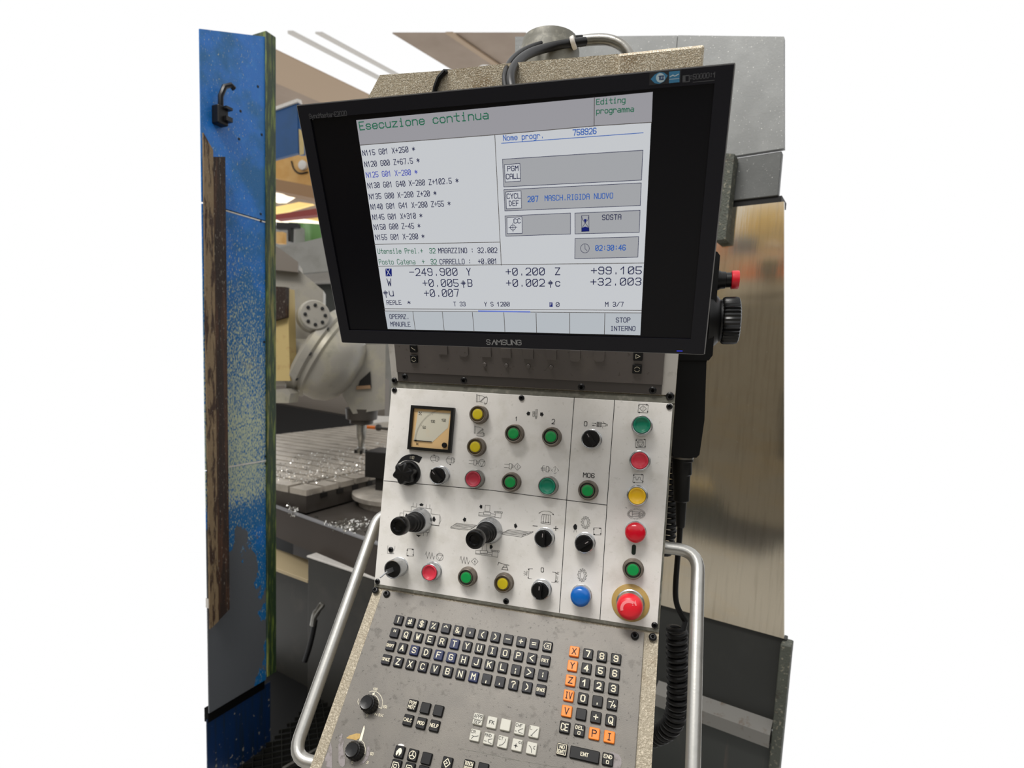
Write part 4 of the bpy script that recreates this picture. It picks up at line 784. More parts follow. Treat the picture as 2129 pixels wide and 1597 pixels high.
mb = MB(); mb.rbox(t1, t1 + .045, .30, 2.65, -.06, .006, .003, BG, .004); part('edge_strip', mb, 'guard_green', gd, I4, 'green edge strip with worn yellowish paint')
mb = MB(); mb.box(t0, t1 + .03, -.0, .262, -.016, -.012, BG); part('base_panel', mb, 'base_blue', gd, I4, 'dark blue base panel')
for x, y in ((536, 180), (500, 231), (497, 289), (544, 280), (542, 445), (542, 460), (549, 711), (552, 949), (552, 964), (559, 1187), (565, 1398)):
    u, v = bw(x, y); mb = MB(); mb.lathe([(.0042, 0), (.0042, .0015), (.003, .002), (.002, .0012)], BG @ Matrix.Translation((u, v, 0)), 14); part('screw', mb, 'screw_black', gd)
# clip hook
u, v = bw(453, 232); hk = thing('cable_clip', np.array(bp) + bd * u + np.array([0, 0, v - .05]) + bn * .01, 'small black steel clip hook screwed high on the blue guard', 'clip')
mb = MB(); mb.rbox(u - .022, u + .016, v - .045, v + .012, 0, .030, .003, BG, .004); part('clip_base', mb, 'black_plastic', hk)
mb = MB(); mb.tube([BG @ Vector(q) for q in ((u - .005, v + .008, .02), (u - .008, v + .04, .024), (u + .002, v + .072, .03), (u + .022, v + .084, .034), (u + .034, v + .078, .034))], .0085, 8); part('hook', mb, 'screw_black', hk)
for va, vb in ((.004, .012), (-.032, -.018)): mb = MB(); mb.box(u - .002, u + .022, v + va, v + vb, .02, .042, BG); part('clamp_jaw', mb, 'screw_black', hk)
# rusty angle bar standing off the guard
an = thing('angle_bar', bp + bd * (t0 + .03) + bn * .05 + np.array([0, 0, .67]), 'rusty brown steel angle bar fixed upright on the blue guard', 'steel angle')
OFF = .045
def bwo(x, y, h): p = at(x, y, bp + bn * h, bn) - bp; return float(p @ bd), float(p[2])
q = [bwo(455, 318, OFF), bwo(461, 314, OFF), bwo(489, 1236, OFF), bwo(476, 1232, OFF)]
ua, ub, uc = bwo(430, 800, OFF)[0], bwo(449, 800, OFF)[0], bwo(474, 800, OFF)[0]
mb = MB(); mb.prism([(ua, .62), (ub, .635), (ub, 2.17), (ua, 2.21)], OFF - .006, OFF, BG); part('front_flange', mb, 'tan_steel', an)
mb = MB(); mb.prism([(ub, .635), (uc, .66), (uc, 2.165), (ub, 2.15)], OFF - .040, OFF - .002, BG); part('side_flange', mb, 'rust_steel', an)

wq = [bwo(436, 1246, .02), bwo(455, 1257, .02), bwo(436, 1266, .02)]
mb = MB(); mb.prism(wq, 0, .02, BG); solo('wood_wedge', mb, 'plate_border', 'small pale wooden wedge at the foot of the rusty angle bar', 'wedge')
# ================================================================== GREY HOUSING AND STAINLESS GUARD on the right
rd = np.array([.95045536, -.31086107, 0.]); rn = np.array([-.31086107, -.95045536, 0.])
rp = np.array([.154, 1.829, 0.])
RG = Matrix(((rd[0], 0, rn[0], rp[0]), (rd[1], 0, rn[1], rp[1]), (0, 1, 0, 0), (0, 0, 0, 1)))
def rw_(x, y, h=0): p = at(x, y, rp + rn * h, rn) - rp; return float(p @ rd), float(p[2])
mat('housing_grey', '#7b7d7c', .42, .1, .5, [('#8d8f8e', 12, .45, .7, {'amt': .6}), ('#d0d0cc', 260, .72, .75, {'detail': 1})], (200, .2))
mat('housing_dark', '#565857', .42, .1, .5, [('#646665', 10, .45, .7, {'amt': .6}), ('#b0b0ac', 260, .73, .76, {'detail': 1})], (200, .2))
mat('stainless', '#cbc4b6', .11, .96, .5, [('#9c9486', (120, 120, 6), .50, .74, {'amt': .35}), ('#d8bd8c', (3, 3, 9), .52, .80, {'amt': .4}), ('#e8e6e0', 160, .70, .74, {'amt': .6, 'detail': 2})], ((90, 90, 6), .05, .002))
mat('panel_dark', '#2c2d2b', .5, .2, .45, [('#343533', 8, .45, .7, {'amt': .6})], (150, .2))
mat('panel_mid', '#3c3e3b', .5, .2, .45, [('#5a5048', (30, 30, 4), .60, .72, {'amt': .6})], (150, .2))
mat('ledge_steel', '#777570', .4, .3, .5, [('#5a4632', 30, .60, .7, {'amt': .6})])
mat('corroded', '#4c4f47', .6, .1, .4, [('#7f7b6c', 90, .58, .64), ('#3a342c', 40, .6, .7)], (200, .8, .003))
uL = rw_(1197, 90)[0]; uR = rw_(1630, 700)[0]; uR2 = rw_(1630, 200)[0]
hs = thing('machine_housing', rp + rd * .0 + np.array([0, 0, 2.05]), 'grey painted steel machine housing behind the top right of the monitor', 'machine housing')
s1 = rw_(1400, 200)[0]
zt = lambda px: rw_(px, 76)[1]
mb = MB(); mb.prism([(uL, 2.10), (s1 - .001, 2.10), (s1 - .001, zt(1400)), (uL, zt(1197))], -.02, 0, RG); part('panel', mb, 'housing_grey', hs)
mb = MB(); mb.prism([(s1 + .001, 2.163), (rw_(1630, 310)[0], 2.163), (rw_(1630, 76)[0], zt(1630)), (s1 + .001, zt(1400))], -.02, .0, RG); part('panel', mb, 'housing_grey', hs)
mb = MB(); mb.rbox(uL, rw_(1630, 350)[0] - .01, 2.04, 2.158, -.03, -.006, .002, RG, .003); part('lower_rail', mb, 'housing_dark', hs)
mb = MB(); mb.box(uL, rw_(1630, 415)[0] - .008, 2.022, 2.040, -.10, -.012, RG); part('rubber_seal', mb, 'black_rubber', hs)
# light grey plate with a hole, behind the swivel neck
pl_ = [aty(x, y, 1.04) for x, y in ((1071, 76), (1196, 76), (1196, 160), (1071, 160))]
mb = MB(); mb.prism([(p[0], p[2]) for p in pl_], -1.06, -1.04, Matrix(((1, 0, 0, 0), (0, 0, -1, 0), (0, 1, 0, 0), (0, 0, 0, 1))))
bk = part('mounting_plate', mb, 'housing_grey', con)
c0 = aty(1099, 88, 1.038); mb = MB(); mb.lathe([(.0060, 0), (.0060, .002), (.004, .002)], axisM(c0, (0, -1, 0)), 20); part('screw', mb, 'screw_black', bk)
# stainless guard
sg = thing('stainless_guard', rp + rd * .15 + np.array([0, 0, .80]), 'brushed stainless sheet guard with blurred colour reflections, right of the console', 'machine guard')
a0 = rw_(1300, 900)[0] - .25; a1 = rw_(1630, 900)[0]
mb = MB(); mb.prism([(a0, .79), (rw_(1630, 1330)[0], .79), (rw_(1630, 418)[0], 2.02), (a0, 2.02)], -.012, 0, RG); part('sheet', mb, 'stainless', sg)
# vertical bar at the monitor's edge
bar = MB(); q = [rw_(1500, 318, .05), rw_(1527, 320, .05), rw_(1508, 497, .05), rw_(1485, 500, .05)]
bar.prism(q, .0, .05, RG); bb = solo('vertical_bar', bar, 'corroded', 'short upright grey steel bar behind the right edge of the monitor', 'bar')
# lower dark panels, ledge and post
lw = thing('machine_casing', rp + np.array([0, 0, .0]) + rd * .1, 'dark grey sheet-metal machine casing with a bright ledge, below the stainless guard', 'machine base')
a2 = rw_(1628, 1400)[0]
mb = MB(); mb.rbox(a0 - .02, a2, .50, .785, -.04, -.012, .002, RG, .003); part('upper_panel', mb, 'panel_dark', lw)
mb = MB(); mb.rbox(a0 - .02, a2, -.02, .48, -.04, -.002, .002, RG, .003); part('lower_panel', mb, 'panel_mid', lw)
mb = MB(); L0 = rw_(1360, 1437, .03)[0]; L1 = rw_(1600, 1535, .03)[0]; mb.add([(L0, .53, -.012), (L1, .53, -.012), (L1, .505, .03), (L0, .505, .03), (L0, .465, .03), (L1, .465, .03), (L1, .465, -.012), (L0, .465, -.012)], [(3, 2, 1, 0), (4, 5, 2, 3), (4, 7, 6, 5), (1, 2, 5, 6), (0, 7, 4, 3), (0, 1, 6, 7)], RG); part('ledge', mb, 'ledge_steel', lw)
po = MB(); x0 = rw_(1607, 1500, .02)[0]; x1 = rw_(1630, 1500, .02)[0]; po.rbox(x0, x1, 0, .78, -.03, .02, .002, RG, .004); part('corner_post', po, 'corroded', lw)

# ================================================================== MACHINE INTERIOR seen on the left
mat('cast_grey', '#938f86', .42, .15, .5, [('#b3ab90', 7, .50, .72, {'amt': .7}), ('#6d6f6b', 14, .55, .75, {'amt': .6})], (60, .2))
mat('table_steel', '#c6beb2', .34, .55, .5, [('#837c72', (8, 8, 8), .45, .7, {'amt': .6}), ('#dcd8d0', 40, .62, .7, {'amt': .6})], (60, .3))
mat('side_steel', '#4a4540', .42, .35, .5, [('#433d37', 12, .45, .7)]); mat('dark_steel', '#1d1b1a', .45, .3, .4)
mat('chip_metal', '#d8d6d0', .15, .95, .5); mat('beige_paint', '#a89878', .5, 0, .4); mat('wall_grey', '#8a8984', .6, 0, .4, [('#77756f', 3, .45, .7)])
mat('splash_dark', '#2f2e2a', .5, .1, .4, [('#3a3732', 9, .5, .7)]); mat('rim_dark', '#39312b', .5, .1, .4); mat('brown_band', '#6d665e', .5, .1, .4); mat('cream_bar', '#b09c6a', .5, 0, .4, [('#a38a5c', 20, .55, .7)]); mat('wood_like', '#8c6f52', .6)
e1 = np.array([math.sin(math.radians(12)), math.cos(math.radians(12)), 0.]); e2 = np.array([-e1[1], e1[0], 0.])   # machine axes: away, to the left
TZ = .90
tc = atz(637, 1019, TZ)
def frm(o, z=0): return Matrix(((e1[0], e2[0], 0, float(o[0])), (e1[1], e2[1], 0, float(o[1])), (0, 0, 1, z), (0, 0, 0, 1)))
TM = frm(tc)
# T-slot table: bars with slots between them, running away to the left
tb = thing('slotted_table', tc + e1 * .4 + e2 * .6 - np.array([0, 0, .12]), 'T-slotted steel machining table strewn with bright chips', 'machining table')
tw = .102
wdt = np.linalg.norm(atz(670, 1010, TZ) - tc)
def clip(poly, f):
    out = []
    for i in range(len(poly)):
        p, q = poly[i], poly[(i + 1) % len(poly)]; a, b = f(p), f(q)
        if a >= 0: out.append(p)
        if (a >= 0) != (b >= 0): t = a / (a - b); out.append((p[0] + (q[0] - p[0]) * t, p[1] + (q[1] - p[1]) * t))
    return out
def tpoly(u0, u1, v0, v1): return clip([tuple((tc + e1 * u + e2 * v)[:2]) for u, v in ((u0, v0), (u1, v0), (u1, v1), (u0, v1))], lambda p: p[0] + .85 * p[1])
for i in range(26):
    g = .020
    mb = MB(); mb.prism(tpoly(i * wdt + (0 if i == 0 else g / 2), (i + 1) * wdt - g / 2, .125, 1.6), TZ - .03, TZ + .004); part('table_bar', mb, 'table_steel', tb)
    mb = MB(); mb.prism(tpoly(i * wdt + (0 if i == 0 else g / 2), (i + 1) * wdt - g / 2, 0, .112), TZ - .03, TZ - .002); part('end_bar', mb, 'table_steel', tb)
mb = MB(); mb.prism(tpoly(0, 26 * wdt, .001, 1.6), TZ - .115, TZ - .030); part('table_body', mb, 'side_steel', tb)
for i in range(1, 5):
    mb = MB(); mb.box(i * wdt - .022, i * wdt + .022, -.004, .02, TZ - .056, TZ - .034, TM); part('slot', mb, 'dark_steel', tb)
# raised second table edge behind and left
tc2 = atz(599, 1007, .925); TM2 = frm(tc2)
mb = MB(); mb.rbox(0, .10, .0, .3, .80, .925, .003, TM2, .003)
mb = MB()
for r_ in range(6): pass
# rotary table and black fixture
rc = atz(826, 1022, .84); rt = thing('rotary_table', rc - np.array([0, 0, .1]), 'round steel rotary table partly hidden behind the console', 'rotary table')
mb = MB(); mb.lathe([(.20, -.10), (.20, -.03), (.235, -.025), (.235, -.003), (.23, 0), (.0005, 0)], Matrix.Translation([float(c) for c in rc]), 64); part('disc', mb, 'table_steel', rt)
mb = MB(); mb.rbox(-.175, .09, -.04, .12, 0.07, .21, .003, Matrix.Translation([float(c) for c in rc]), .006); mb.box(-.12, .08, -.02, .1, 0, .07, Matrix.Translation([float(c) for c in rc])); fx = solo('black_fixture', mb, 'dark_steel', 'black clamping fixture block on the rotary table', 'fixture')
# trough: sheet tray with bright rim
pr0 = atz(590, 1062, .80); pr1 = atz(770, 1128, .80)
d_ = (pr1 - pr0) / np.linalg.norm(pr1 - pr0); nrm = np.array([-d_[1], d_[0], 0]); TR = Matrix(((d_[0], nrm[0], 0, pr0[0]), (d_[1], nrm[1], 0, pr0[1]), (0, 0, 1, 0), (0, 0, 0, 1))); LL = np.linalg.norm(pr1 - pr0) + .3
tr = thing('chip_tray', pr0 + d_ * .4, 'steel chip tray with a bright rim in front of the slotted table', 'tray')
mb = MB(); mb.box(-.25, LL, 0, .012, .655, .80, TR); part('front_sheet', mb, 'rim_dark', tr)
mb = MB(); mb.box(-.25, LL, -.003, .02, .80, .806, TR); part('rim', mb, 'bezel_edge', tr)
mb = MB(); mb.box(-.25, LL, .20, .44, 0, .74, TR); part('bed_side', mb, 'rim_dark', tr)
mb = MB(); mb.box(-.25, LL, .012, .45, .74, .775, TR); part('tray_floor', mb, 'side_steel', tr)
# nearer panel with beige top
p0 = atz(640, 1156, .66); p1 = atz(790, 1206, .66)
d2 = (p1 - p0) / np.linalg.norm(p1 - p0); n2 = np.array([-d2[1], d2[0], 0]); BP = Matrix(((d2[0], n2[0], 0, p0[0]), (d2[1], n2[1], 0, p0[1]), (0, 0, 1, 0), (0, 0, 0, 1)))
bpn = thing('splash_panel', p0 + d2 * .3, 'dark sheet splash panel with pale folded top edge, left of the console', 'splash panel')
mb = MB(); mb.rbox(0, 1.1, 0, .06, .0, .655, .004, BP, .005); part('face', mb, 'splash_dark', bpn)
mb = MB(); mb.rbox(-.004, 1.1, -.004, .085, .655, .662, .002, BP, .003); part('top_edge', mb, 'plate_border', bpn)
mb = MB(); mb.rbox(-.45, -.002, .05, .09, .0, .52, .004, BP, .005); part('side_face', mb, 'splash_dark', bpn)
# beige ledge between
q0 = atz(585, 1195, .55); mb = MB(); mb.rbox(-.5, .0, -.05, .12, .535, .55, .003, BP @ Matrix.Translation((0, .05, 0)), .004); solo('beige_ledge', mb, 'beige_paint', 'beige painted ledge beside the splash panel', 'ledge')
mb = MB(); mb.rbox(-.7, .15, .20, .30, .60, .64, .01, BP, .01); solo('round_rail', mb, 'brown_band', 'grey brown rail behind the splash panel', 'rail')
# coolant nozzle
nz0 = aty(650, 1268, 2.0); nz = thing('coolant_nozzle', aty(640, 1370, 2.0), 'black coolant hose with shiny metal nozzle before the dark panel', 'nozzle')
mb = MB(); mb.tube(smooth([aty(x, y, 2.0) for x, y in ((634, 1375), (644, 1345), (652, 1310), (655, 1290))], 2), .011, 12); part('hose', mb, 'black_rubber', nz)
mb = MB(); mb.tube([aty(x, y, 1.99) for x, y in ((650, 1300), (653, 1283), (657, 1275), (662, 1268), (669, 1258), (671, 1254))], [.012, .012, .015, .012, .014, .009], 14); part('metal_tip', mb, 'steel', nz)

# milling head
YM = 3.0
HX = np.array([.8775, .4796, 0.]); HN = np.array([-.4796, .8775, 0.])     # head faces square to this direction
def ym(x, y, Y=YM): return at(x, y, CAM + HN * Y * 1.13, HN)
hd = thing('milling_head', ym(735, 945), 'grey right-angle milling head with round cover and downward spindle, left of the monitor', 'milling head')
sc = np.linalg.norm(ym(701, 750) - ym(700, 750))       # metres per pixel at that distance
a_ = ym(540, 757); b_ = ym(664, 752)
mb = MB(); mb.tube([a_, ym(560, 754), b_], [49 * sc] * 3, 40); part('arm', mb, 'cast_grey', hd)
axis45 = HX * .85 + HN * -.10 + np.array([0, 0, -.50]); fc = ym(660, 733)
mb = MB(); mb.lathe([(92 * sc, -16 * sc), (99 * sc, -12 * sc), (104 * sc, -8 * sc), (104 * sc, 6 * sc), (98 * sc, 10 * sc)], axisM(fc, axis45), 56); part('swivel_flange', mb, 'cast_grey', hd)
mb = MB(); mb.lathe([(97 * sc, 8 * sc), (99 * sc, 20 * sc), (92 * sc, 24 * sc), (90 * sc, 44 * sc), (80 * sc, 66 * sc), (60 * sc, 84 * sc), (30 * sc, 94 * sc), (.0005, 96 * sc)], axisM(fc, axis45), 56); part('swivel_body', mb, 'cast_grey', hd)
for k in range(10):
    a = k * .628; m = axisM(fc, axis45) @ Matrix.Translation((100 * sc * math.cos(a), 100 * sc * math.sin(a), 6 * sc)); mb = MB(); mb.lathe([(4 * sc, 0), (4 * sc, 3 * sc), (2 * sc, 3.4 * sc)], m, 10); part('bolt', mb, 'screw_black', hd)
def vpr(px, Y, th, mt, nm, par, lab=None):
    o_ = CAM + HN * Y * 1.13; pts = [ym(x, y, Y) - o_ for x, y in px]; mb = MB(); mb.prism([(float(p @ HX), float(p[2])) for p in pts], -th, 0, Matrix(((HX[0], 0, -HN[0], o_[0]), (HX[1], 0, -HN[1], o_[1]), (0, 1, 0, o_[2]), (0, 0, 0, 1)))); return part(nm, mb, mt, par, I4, lab)
vpr([(726, 716), (802, 716), (800, 851), (734, 861), (712, 822), (724, 790)], 2.98, .18, 'cast_grey', 'spindle_housing', hd)
vpr([(748, 792), (770, 772), (772, 806), (744, 806)], 2.968, .02, 'dark_steel', 'opening', hd); vpr([(741, 803), (770, 801), (771, 808), (741, 810)], 2.965, .02, 'wood_like', 'opening_lip', hd)
c0 = ym(752, 858, 3.06); mb = MB(); mb.lathe([(36 * sc, 10 * sc), (34 * sc, -14 * sc), (26 * sc, -17 * sc), (26 * sc, -24 * sc), (15 * sc, -27 * sc)][::-1], Matrix.Translation([float(c) for c in c0]), 40); part('spindle_nose', mb, 'side_steel', hd)
mb = MB(); mb.lathe([(5 * sc, -92 * sc), (10 * sc, -90 * sc), (10 * sc, -80 * sc), (7 * sc, -77 * sc), (8 * sc, -62 * sc), (10 * sc, -58 * sc), (12 * sc, -24 * sc)], Matrix.Translation([float(c) for c in c0]), 28); tl = part('cutting_tool', mb, 'steel', hd)
mb = MB()
for k in range(4):
    a = k * math.pi / 2 + .5; mb.box(6 * sc, 15 * sc, -3 * sc, 3 * sc, -92 * sc, -84 * sc, Matrix.Translation([float(c) for c in c0]) @ Matrix.Rotation(a, 4, 'Z'))
part('cutter_insert', mb, 'dark_steel', tl)
cc = ym(655, 655, 2.78); cm = axisM(cc, -HN + HX * .25 + np.array([0, 0, .1]))
mb = MB(); mb.lathe([(31 * sc, -40 * sc), (31 * sc, -8 * sc), (29 * sc, -6 * sc), (29 * sc, 0), (27 * sc, 2 * sc), (25 * sc, 2 * sc), (.0005, 2 * sc)], cm, 40); cv = part('round_cover', mb, 'cast_grey', hd, I4, 'round grey cover disc with a ring of bolts')
for k in range(8):
    a = k * .785; mb = MB(); mb.lathe([(3.4 * sc, 0), (3.4 * sc, 2.6 * sc), (1.8 * sc, 3 * sc)], cm @ Matrix.Translation((19 * sc * math.cos(a), 19 * sc * math.sin(a), 2 * sc)), 10); part('bolt', mb, 'screw_black', cv)
vpr([(560, 500), (578, 516), (620, 548), (622, 562), (672, 604), (672, 660), (690, 690), (700, 720), (560, 720)], 3.05, .20, 'cast_grey', 'head_casting', hd)
vpr([(560, 505), (578, 514), (620, 545), (619, 566), (560, 560)], 3.0, .05, 'brown_band', 'sloped_cover', hd)
vpr([(560, 720), (603, 706), (690, 706), (730, 716), (728, 716), (690, 740), (560, 740)], 3.06, .1, 'cast_grey', 'casting_web', hd)
mb = MB(); q = [(570, 598), (598, 600), (603, 792), (572, 792)]; pts = [aty(x, y, 2.6) for x, y in q]; mb.prism([(p[0], p[2]) for p in pts], -2.66, -2.6, Matrix(((1, 0, 0, 0), (0, 0, -1, 0), (0, 1, 0, 0), (0, 0, 0, 1)))); solo('upright_rail', mb, 'cream_bar', 'cream painted upright bar beside the green edge', 'bar')
mb = MB(); q = [(570, 810), (596, 808), (604, 818), (600, 838), (570, 838)]; pts = [aty(x, y, 2.6) for x, y in q]; mb.prism([(p[0], p[2]) for p in pts], -2.68, -2.6, Matrix(((1, 0, 0, 0), (0, 0, -1, 0), (0, 1, 0, 0), (0, 0, 0, 1)))); solo('end_block', mb, 'cast_grey', 'small grey casting block below the cream bar', 'block')

mb = MB(); mb.prism([(float(p[0]), float(p[2])) for p in [aty(x, y, 2.59) for x, y in ((570, 596), (599, 598), (598, 660), (570, 668))]], -2.6, -2.57, Matrix(((1, 0, 0, 0), (0, 0, -1, 0), (0, 1, 0, 0), (0, 0, 0, 1)))); solo('rail_stop', mb, 'rust_steel', 'rough brown block on top of the cream bar', 'block')
# back of the machine space
def slab(name, px, Y, th, mt, label, cat, group=None):
    pts = [aty(x, y, Y) for x, y in px]; mb = MB(); mb.prism([(p[0], p[2]) for p in pts], -Y - th, -Y, Matrix(((1, 0, 0, 0), (0, 0, -1, 0), (0, 1, 0, 0), (0, 0, 0, 1)))); return solo(name, mb, mt, label, cat, group)
mat('curtain_green', '#5f8a4a', .6, 0, .4, [('#86a878', (4, 4, .3), .45, .6)]); mat('ochre', '#b98d4c', .6, 0, .4, [('#d9b77e', 1.2, .45, .7)]); mat('beam_brown', '#8a6a48', .6); mat('duct_blue', '#0c4478', .4, 0, .5, [('#0d3e66', 3, .45, .7)])
mat('beam_red', '#7c2a22', .6); mat('skylight_glass', '#fff3dc', .5, emit=.9); mat('skylight_yellow', '#f0cf80', .5, emit=.45); mat('roof_beige', '#9b8b7c', .6, 0, .3, [('#8c7c6d', .8, .45, .7)]); mat('beam_beige', '#a8937c', .6, 0, .3)
slab('rear_cover', [(560, 520), (720, 482), (720, 560), (560, 575)], 5.4, .06, 'wall_grey', 'dull grey sheet cover behind the milling head', 'cover')
slab('light_ledge', [(600, 566), (720, 556), (720, 586), (600, 590)], 5.6, .10, 'plate_border', 'pale grey ledge behind the milling head', 'ledge')
slab('rear_box', [(600, 590), (720, 586), (720, 1100), (600, 1100)], 5.7, .3, 'panel_mid', 'dark grey box below the pale ledge', 'box')
slab('rear_bench', [(600, 655), (730, 640), (730, 1100), (600, 1100)], 6.05, .3, 'beige_paint', 'beige machine side behind the round cover', 'machine side')
slab('rear_trough', [(560, 838), (745, 870), (800, 880), (800, 935), (745, 935), (560, 930)], 5.35, .1, 'dark_steel', 'dark guideway band behind the slotted table', 'guideway')
slab('guideway_cover', [(560, 730), (800, 790), (800, 885), (560, 855)], 5.45, .1, 'brown_band', 'grey brown guideway cover behind the spindle', 'guideway')
slab('pale_machine_side', [(690, 700), (850, 700), (850, 1100), (690, 1100)], 6.4, .3, 'wall_grey', 'grey machine side seen past the spindle', 'machine side')
slab('bright_plate', [(755, 864), (830, 868), (830, 915), (755, 905)], 5.3, .05, 'plate_border', 'pale steel sheet right of the spindle', 'sheet')
mb = MB(); mb.tube([aty(x, y, 3.6) for x, y in ((750, 887), (790, 890))], .012, 10); mat('orange_paint', '#ef7a12', .4); solo('orange_bar', mb, 'orange_paint', 'small orange bar behind the cutting tool', 'bar')
mb = MB(); mb.tube([aty(x, y, 3.55) for x, y in ((786, 890), (850, 896))], .010, 10); mb.lathe([(.0005, -.024), (.016, -.02), (.026, 0), (.016, .02), (.0005, .024)], Matrix.Translation([float(c) for c in aty(787, 889, 3.55)]), 20); solo('ball_lever', mb, 'side_steel', 'steel lever with ball knob right of the spindle', 'lever')

# chips
mb = MB(); rnd = random.Random(3)
def chip(p, s_):
    a = rnd.random() * 6.28; b = rnd.random() * 3.1; n_ = rnd.randint(3, 6); pts = []
    for i in range(n_ + 1):
        t = i / n_ * 4.; pts.append(Vector((math.cos(t) * s_, math.sin(t) * s_, i * s_ * .25)))
    R = Matrix.Rotation(a, 4, 'Z') @ Matrix.Rotation(b, 4, 'X'); vs = []
    for q_ in pts:
        for dz in (-s_ * .4, s_ * .4): v_ = R @ (q_ + Vector((0, 0, dz))); vs.append((p[0] + v_.x, p[1] + v_.y, p[2] + v_.z + s_))
    mb.add(vs, [(2 * i, 2 * i + 1, 2 * i + 3, 2 * i + 2) for i in range(n_)])
for i in range(1500):
    u, v = rnd.random() * 1.6, abs(rnd.gauss(0, .34)) + .05
    v = min(v, .7); p = tc + e1 * (u + .05) + e2 * v; chip((p[0], p[1], TZ + .004), rnd.uniform(.002, .006))
ch = solo('metal_chips', mb, 'chip_metal', 'fine bright metal chips scattered over the slotted table', 'chips'); ch['kind'] = 'stuff'
mb = MB()
for i in range(260):
    t = rnd.gauss(.62, .07); p = pr0 + (pr1 - pr0) * t; n_ = np.array([nrm[0], nrm[1], 0]) * abs(rnd.gauss(0, .09)); chip((p[0] + n_[0], p[1] + n_[1], .775 + rnd.random() * .03), rnd.uniform(.003, .008))
for i in range(90):
    p = atz(rnd.gauss(612, 8), rnd.gauss(1060, 7), .80); chip((p[0], p[1], .79 + rnd.random() * .02), rnd.uniform(.003, .007))
ch = solo('metal_chips', mb, 'chip_metal', 'heap of curled bright chips in the chip tray', 'chips'); ch['kind'] = 'stuff'

# ================================================================== HALL: floor, roof, far wall, things behind the photographer
mat('floor_dark', '#060606', .6, 0, .3); mat('floor_hall', '#a5a29b', .5, 0, .4, [('#8b8881', 1.5, .45, .7)])
mb = MB(); mb.add([(-1.25, 1.45, 0), (.335, 1.45, 0), (.515, 2.36, 0), (.98, 4.6, 0), (-3.6, 4.3, 0)], [(0, 1, 2, 3, 4)])
structure('floor', mb, 'floor_dark')
mb = MB(); mb.add([(-8, -7, -.002), (6, -7, -.002), (6, 1.1, -.002), (-8, 1.1, -.002)], [(0, 1, 2, 3)])
mb.add([(-8, 1.1, -.002), (-1.9, 1.1, -.002), (-2.3, 1.36, -.002), (-8, 4.7, -.002)], [(0, 1, 2, 3)]); mb.add([(.9, 1.1, -.002), (6, 1.1, -.002), (6, 9.5, -.002), (1.75, 2.7, -.002)], [(0, 1, 2, 3)])
structure('floor', mb, 'floor_hall')
mb = MB(); mat('grate_steel', '#33332f', .35, .7, .5)
g0 = atz(430, 1597, .03); ga = np.array([.80, .60]); gb = np.array([-.60, .80])
for i in range(-26, 27):
    for dr, ot in ((ga, gb), (gb, ga)):
        c_ = np.array([-1.05, 2.05]) + ot * i * .034; L_ = .62
        # clip each bar to the pit
        a_, b_2 = c_ - dr * L_, c_ + dr * L_
        ts = [t for t in np.linspace(0, 1, 80) if -1.40 < (a_ + (b_2 - a_) * t)[0] < -.55 and 1.5 < (a_ + (b_2 - a_) * t)[1] < 2.32]
        if len(ts) < 3: continue
        A_, B_ = a_ + (b_2 - a_) * ts[0], a_ + (b_2 - a_) * ts[-1]; dn = np.array([-dr[1], dr[0]]) * .0012
        mb.add([(A_[0] + s1 * dn[0], A_[1] + s1 * dn[1], z) for z in (.006, .022) for s1 in (-1, 1)] + [(B_[0] + s1 * dn[0], B_[1] + s1 * dn[1], z) for z in (.006, .022) for s1 in (-1, 1)], [(0, 1, 5, 4), (2, 6, 7, 3), (0, 4, 6, 2), (1, 3, 7, 5), (0, 2, 3, 1), (4, 5, 7, 6)])
gr = solo('floor_grating', mb, 'grate_steel', 'black steel grid grating on the floor below the left handle', 'grating'); gr['kind'] = 'stuff'
def strip(px0, px1, w_, name, label, mt='steel', z=.03):
    a_, b_2 = atz(*px0, z), atz(*px1, z); d = (b_2 - a_) / np.linalg.norm(b_2 - a_); n_ = np.array([-d[1], d[0], 0]) * w_
    mb = MB(); mb.add([tuple(a_ - n_ - [0, 0, .012]), tuple(b_2 - n_ - [0, 0, .012]), tuple(b_2 + n_ - [0, 0, .012]), tuple(a_ + n_ - [0, 0, .012]), tuple(a_ - n_), tuple(b_2 - n_), tuple(b_2 + n_), tuple(a_ + n_)], [(3, 2, 1, 0), (4, 5, 6, 7), (0, 1, 5, 4), (1, 2, 6, 5), (2, 3, 7, 6), (3, 0, 4, 7)])
    return solo(name, mb, mt, label, 'rail')
strip((588, 1597), (668, 1551), .006, 'floor_rail', 'bright steel rail edging the floor grating near the handle foot')
# roof: beams and skylights running away to the right
c3 = np.array([.390990638, .920394408, 0.]); s3 = np.array([.920394408, -.390990638, 0.])
UPV, FWV = -RW[:, 1], RW[:, 2]
def clip(poly, f):
    out = []
    for i in range(len(poly)):
        p, q = poly[i], poly[(i + 1) % len(poly)]; a, b = f(p), f(q)
        if a >= 0: out.append(p)
        if (a >= 0) != (b >= 0): t = a / (a - b); out.append((p[0] + (q[0] - p[0]) * t, p[1] + (q[1] - p[1]) * t))
    return out
def roofbox(s0, s1, t0, t1, z0, z1, mt, name='ceiling', kind=True, label=None, cat=None):
    poly = [tuple((s3 * s_ + c3 * t_)[:2]) for s_, t_ in ((s0, t0), (s1, t0), (s1, t1), (s0, t1))]
    poly = clip(poly, lambda p: p[0] + .80 * p[1])                       # the hall is built only as far as the photo sees it
    row = (PPY - 70) / FPX
    poly = clip(poly, lambda p: row * float((np.array([p[0], p[1], z0]) - CAM) @ FWV) - float((np.array([p[0], p[1], z0]) - CAM) @ UPV))
    mb = MB(); mb.prism(poly, z0, z1)
    if kind: return structure(name, mb, mt)
    return solo(name, mb, mt, label, cat)
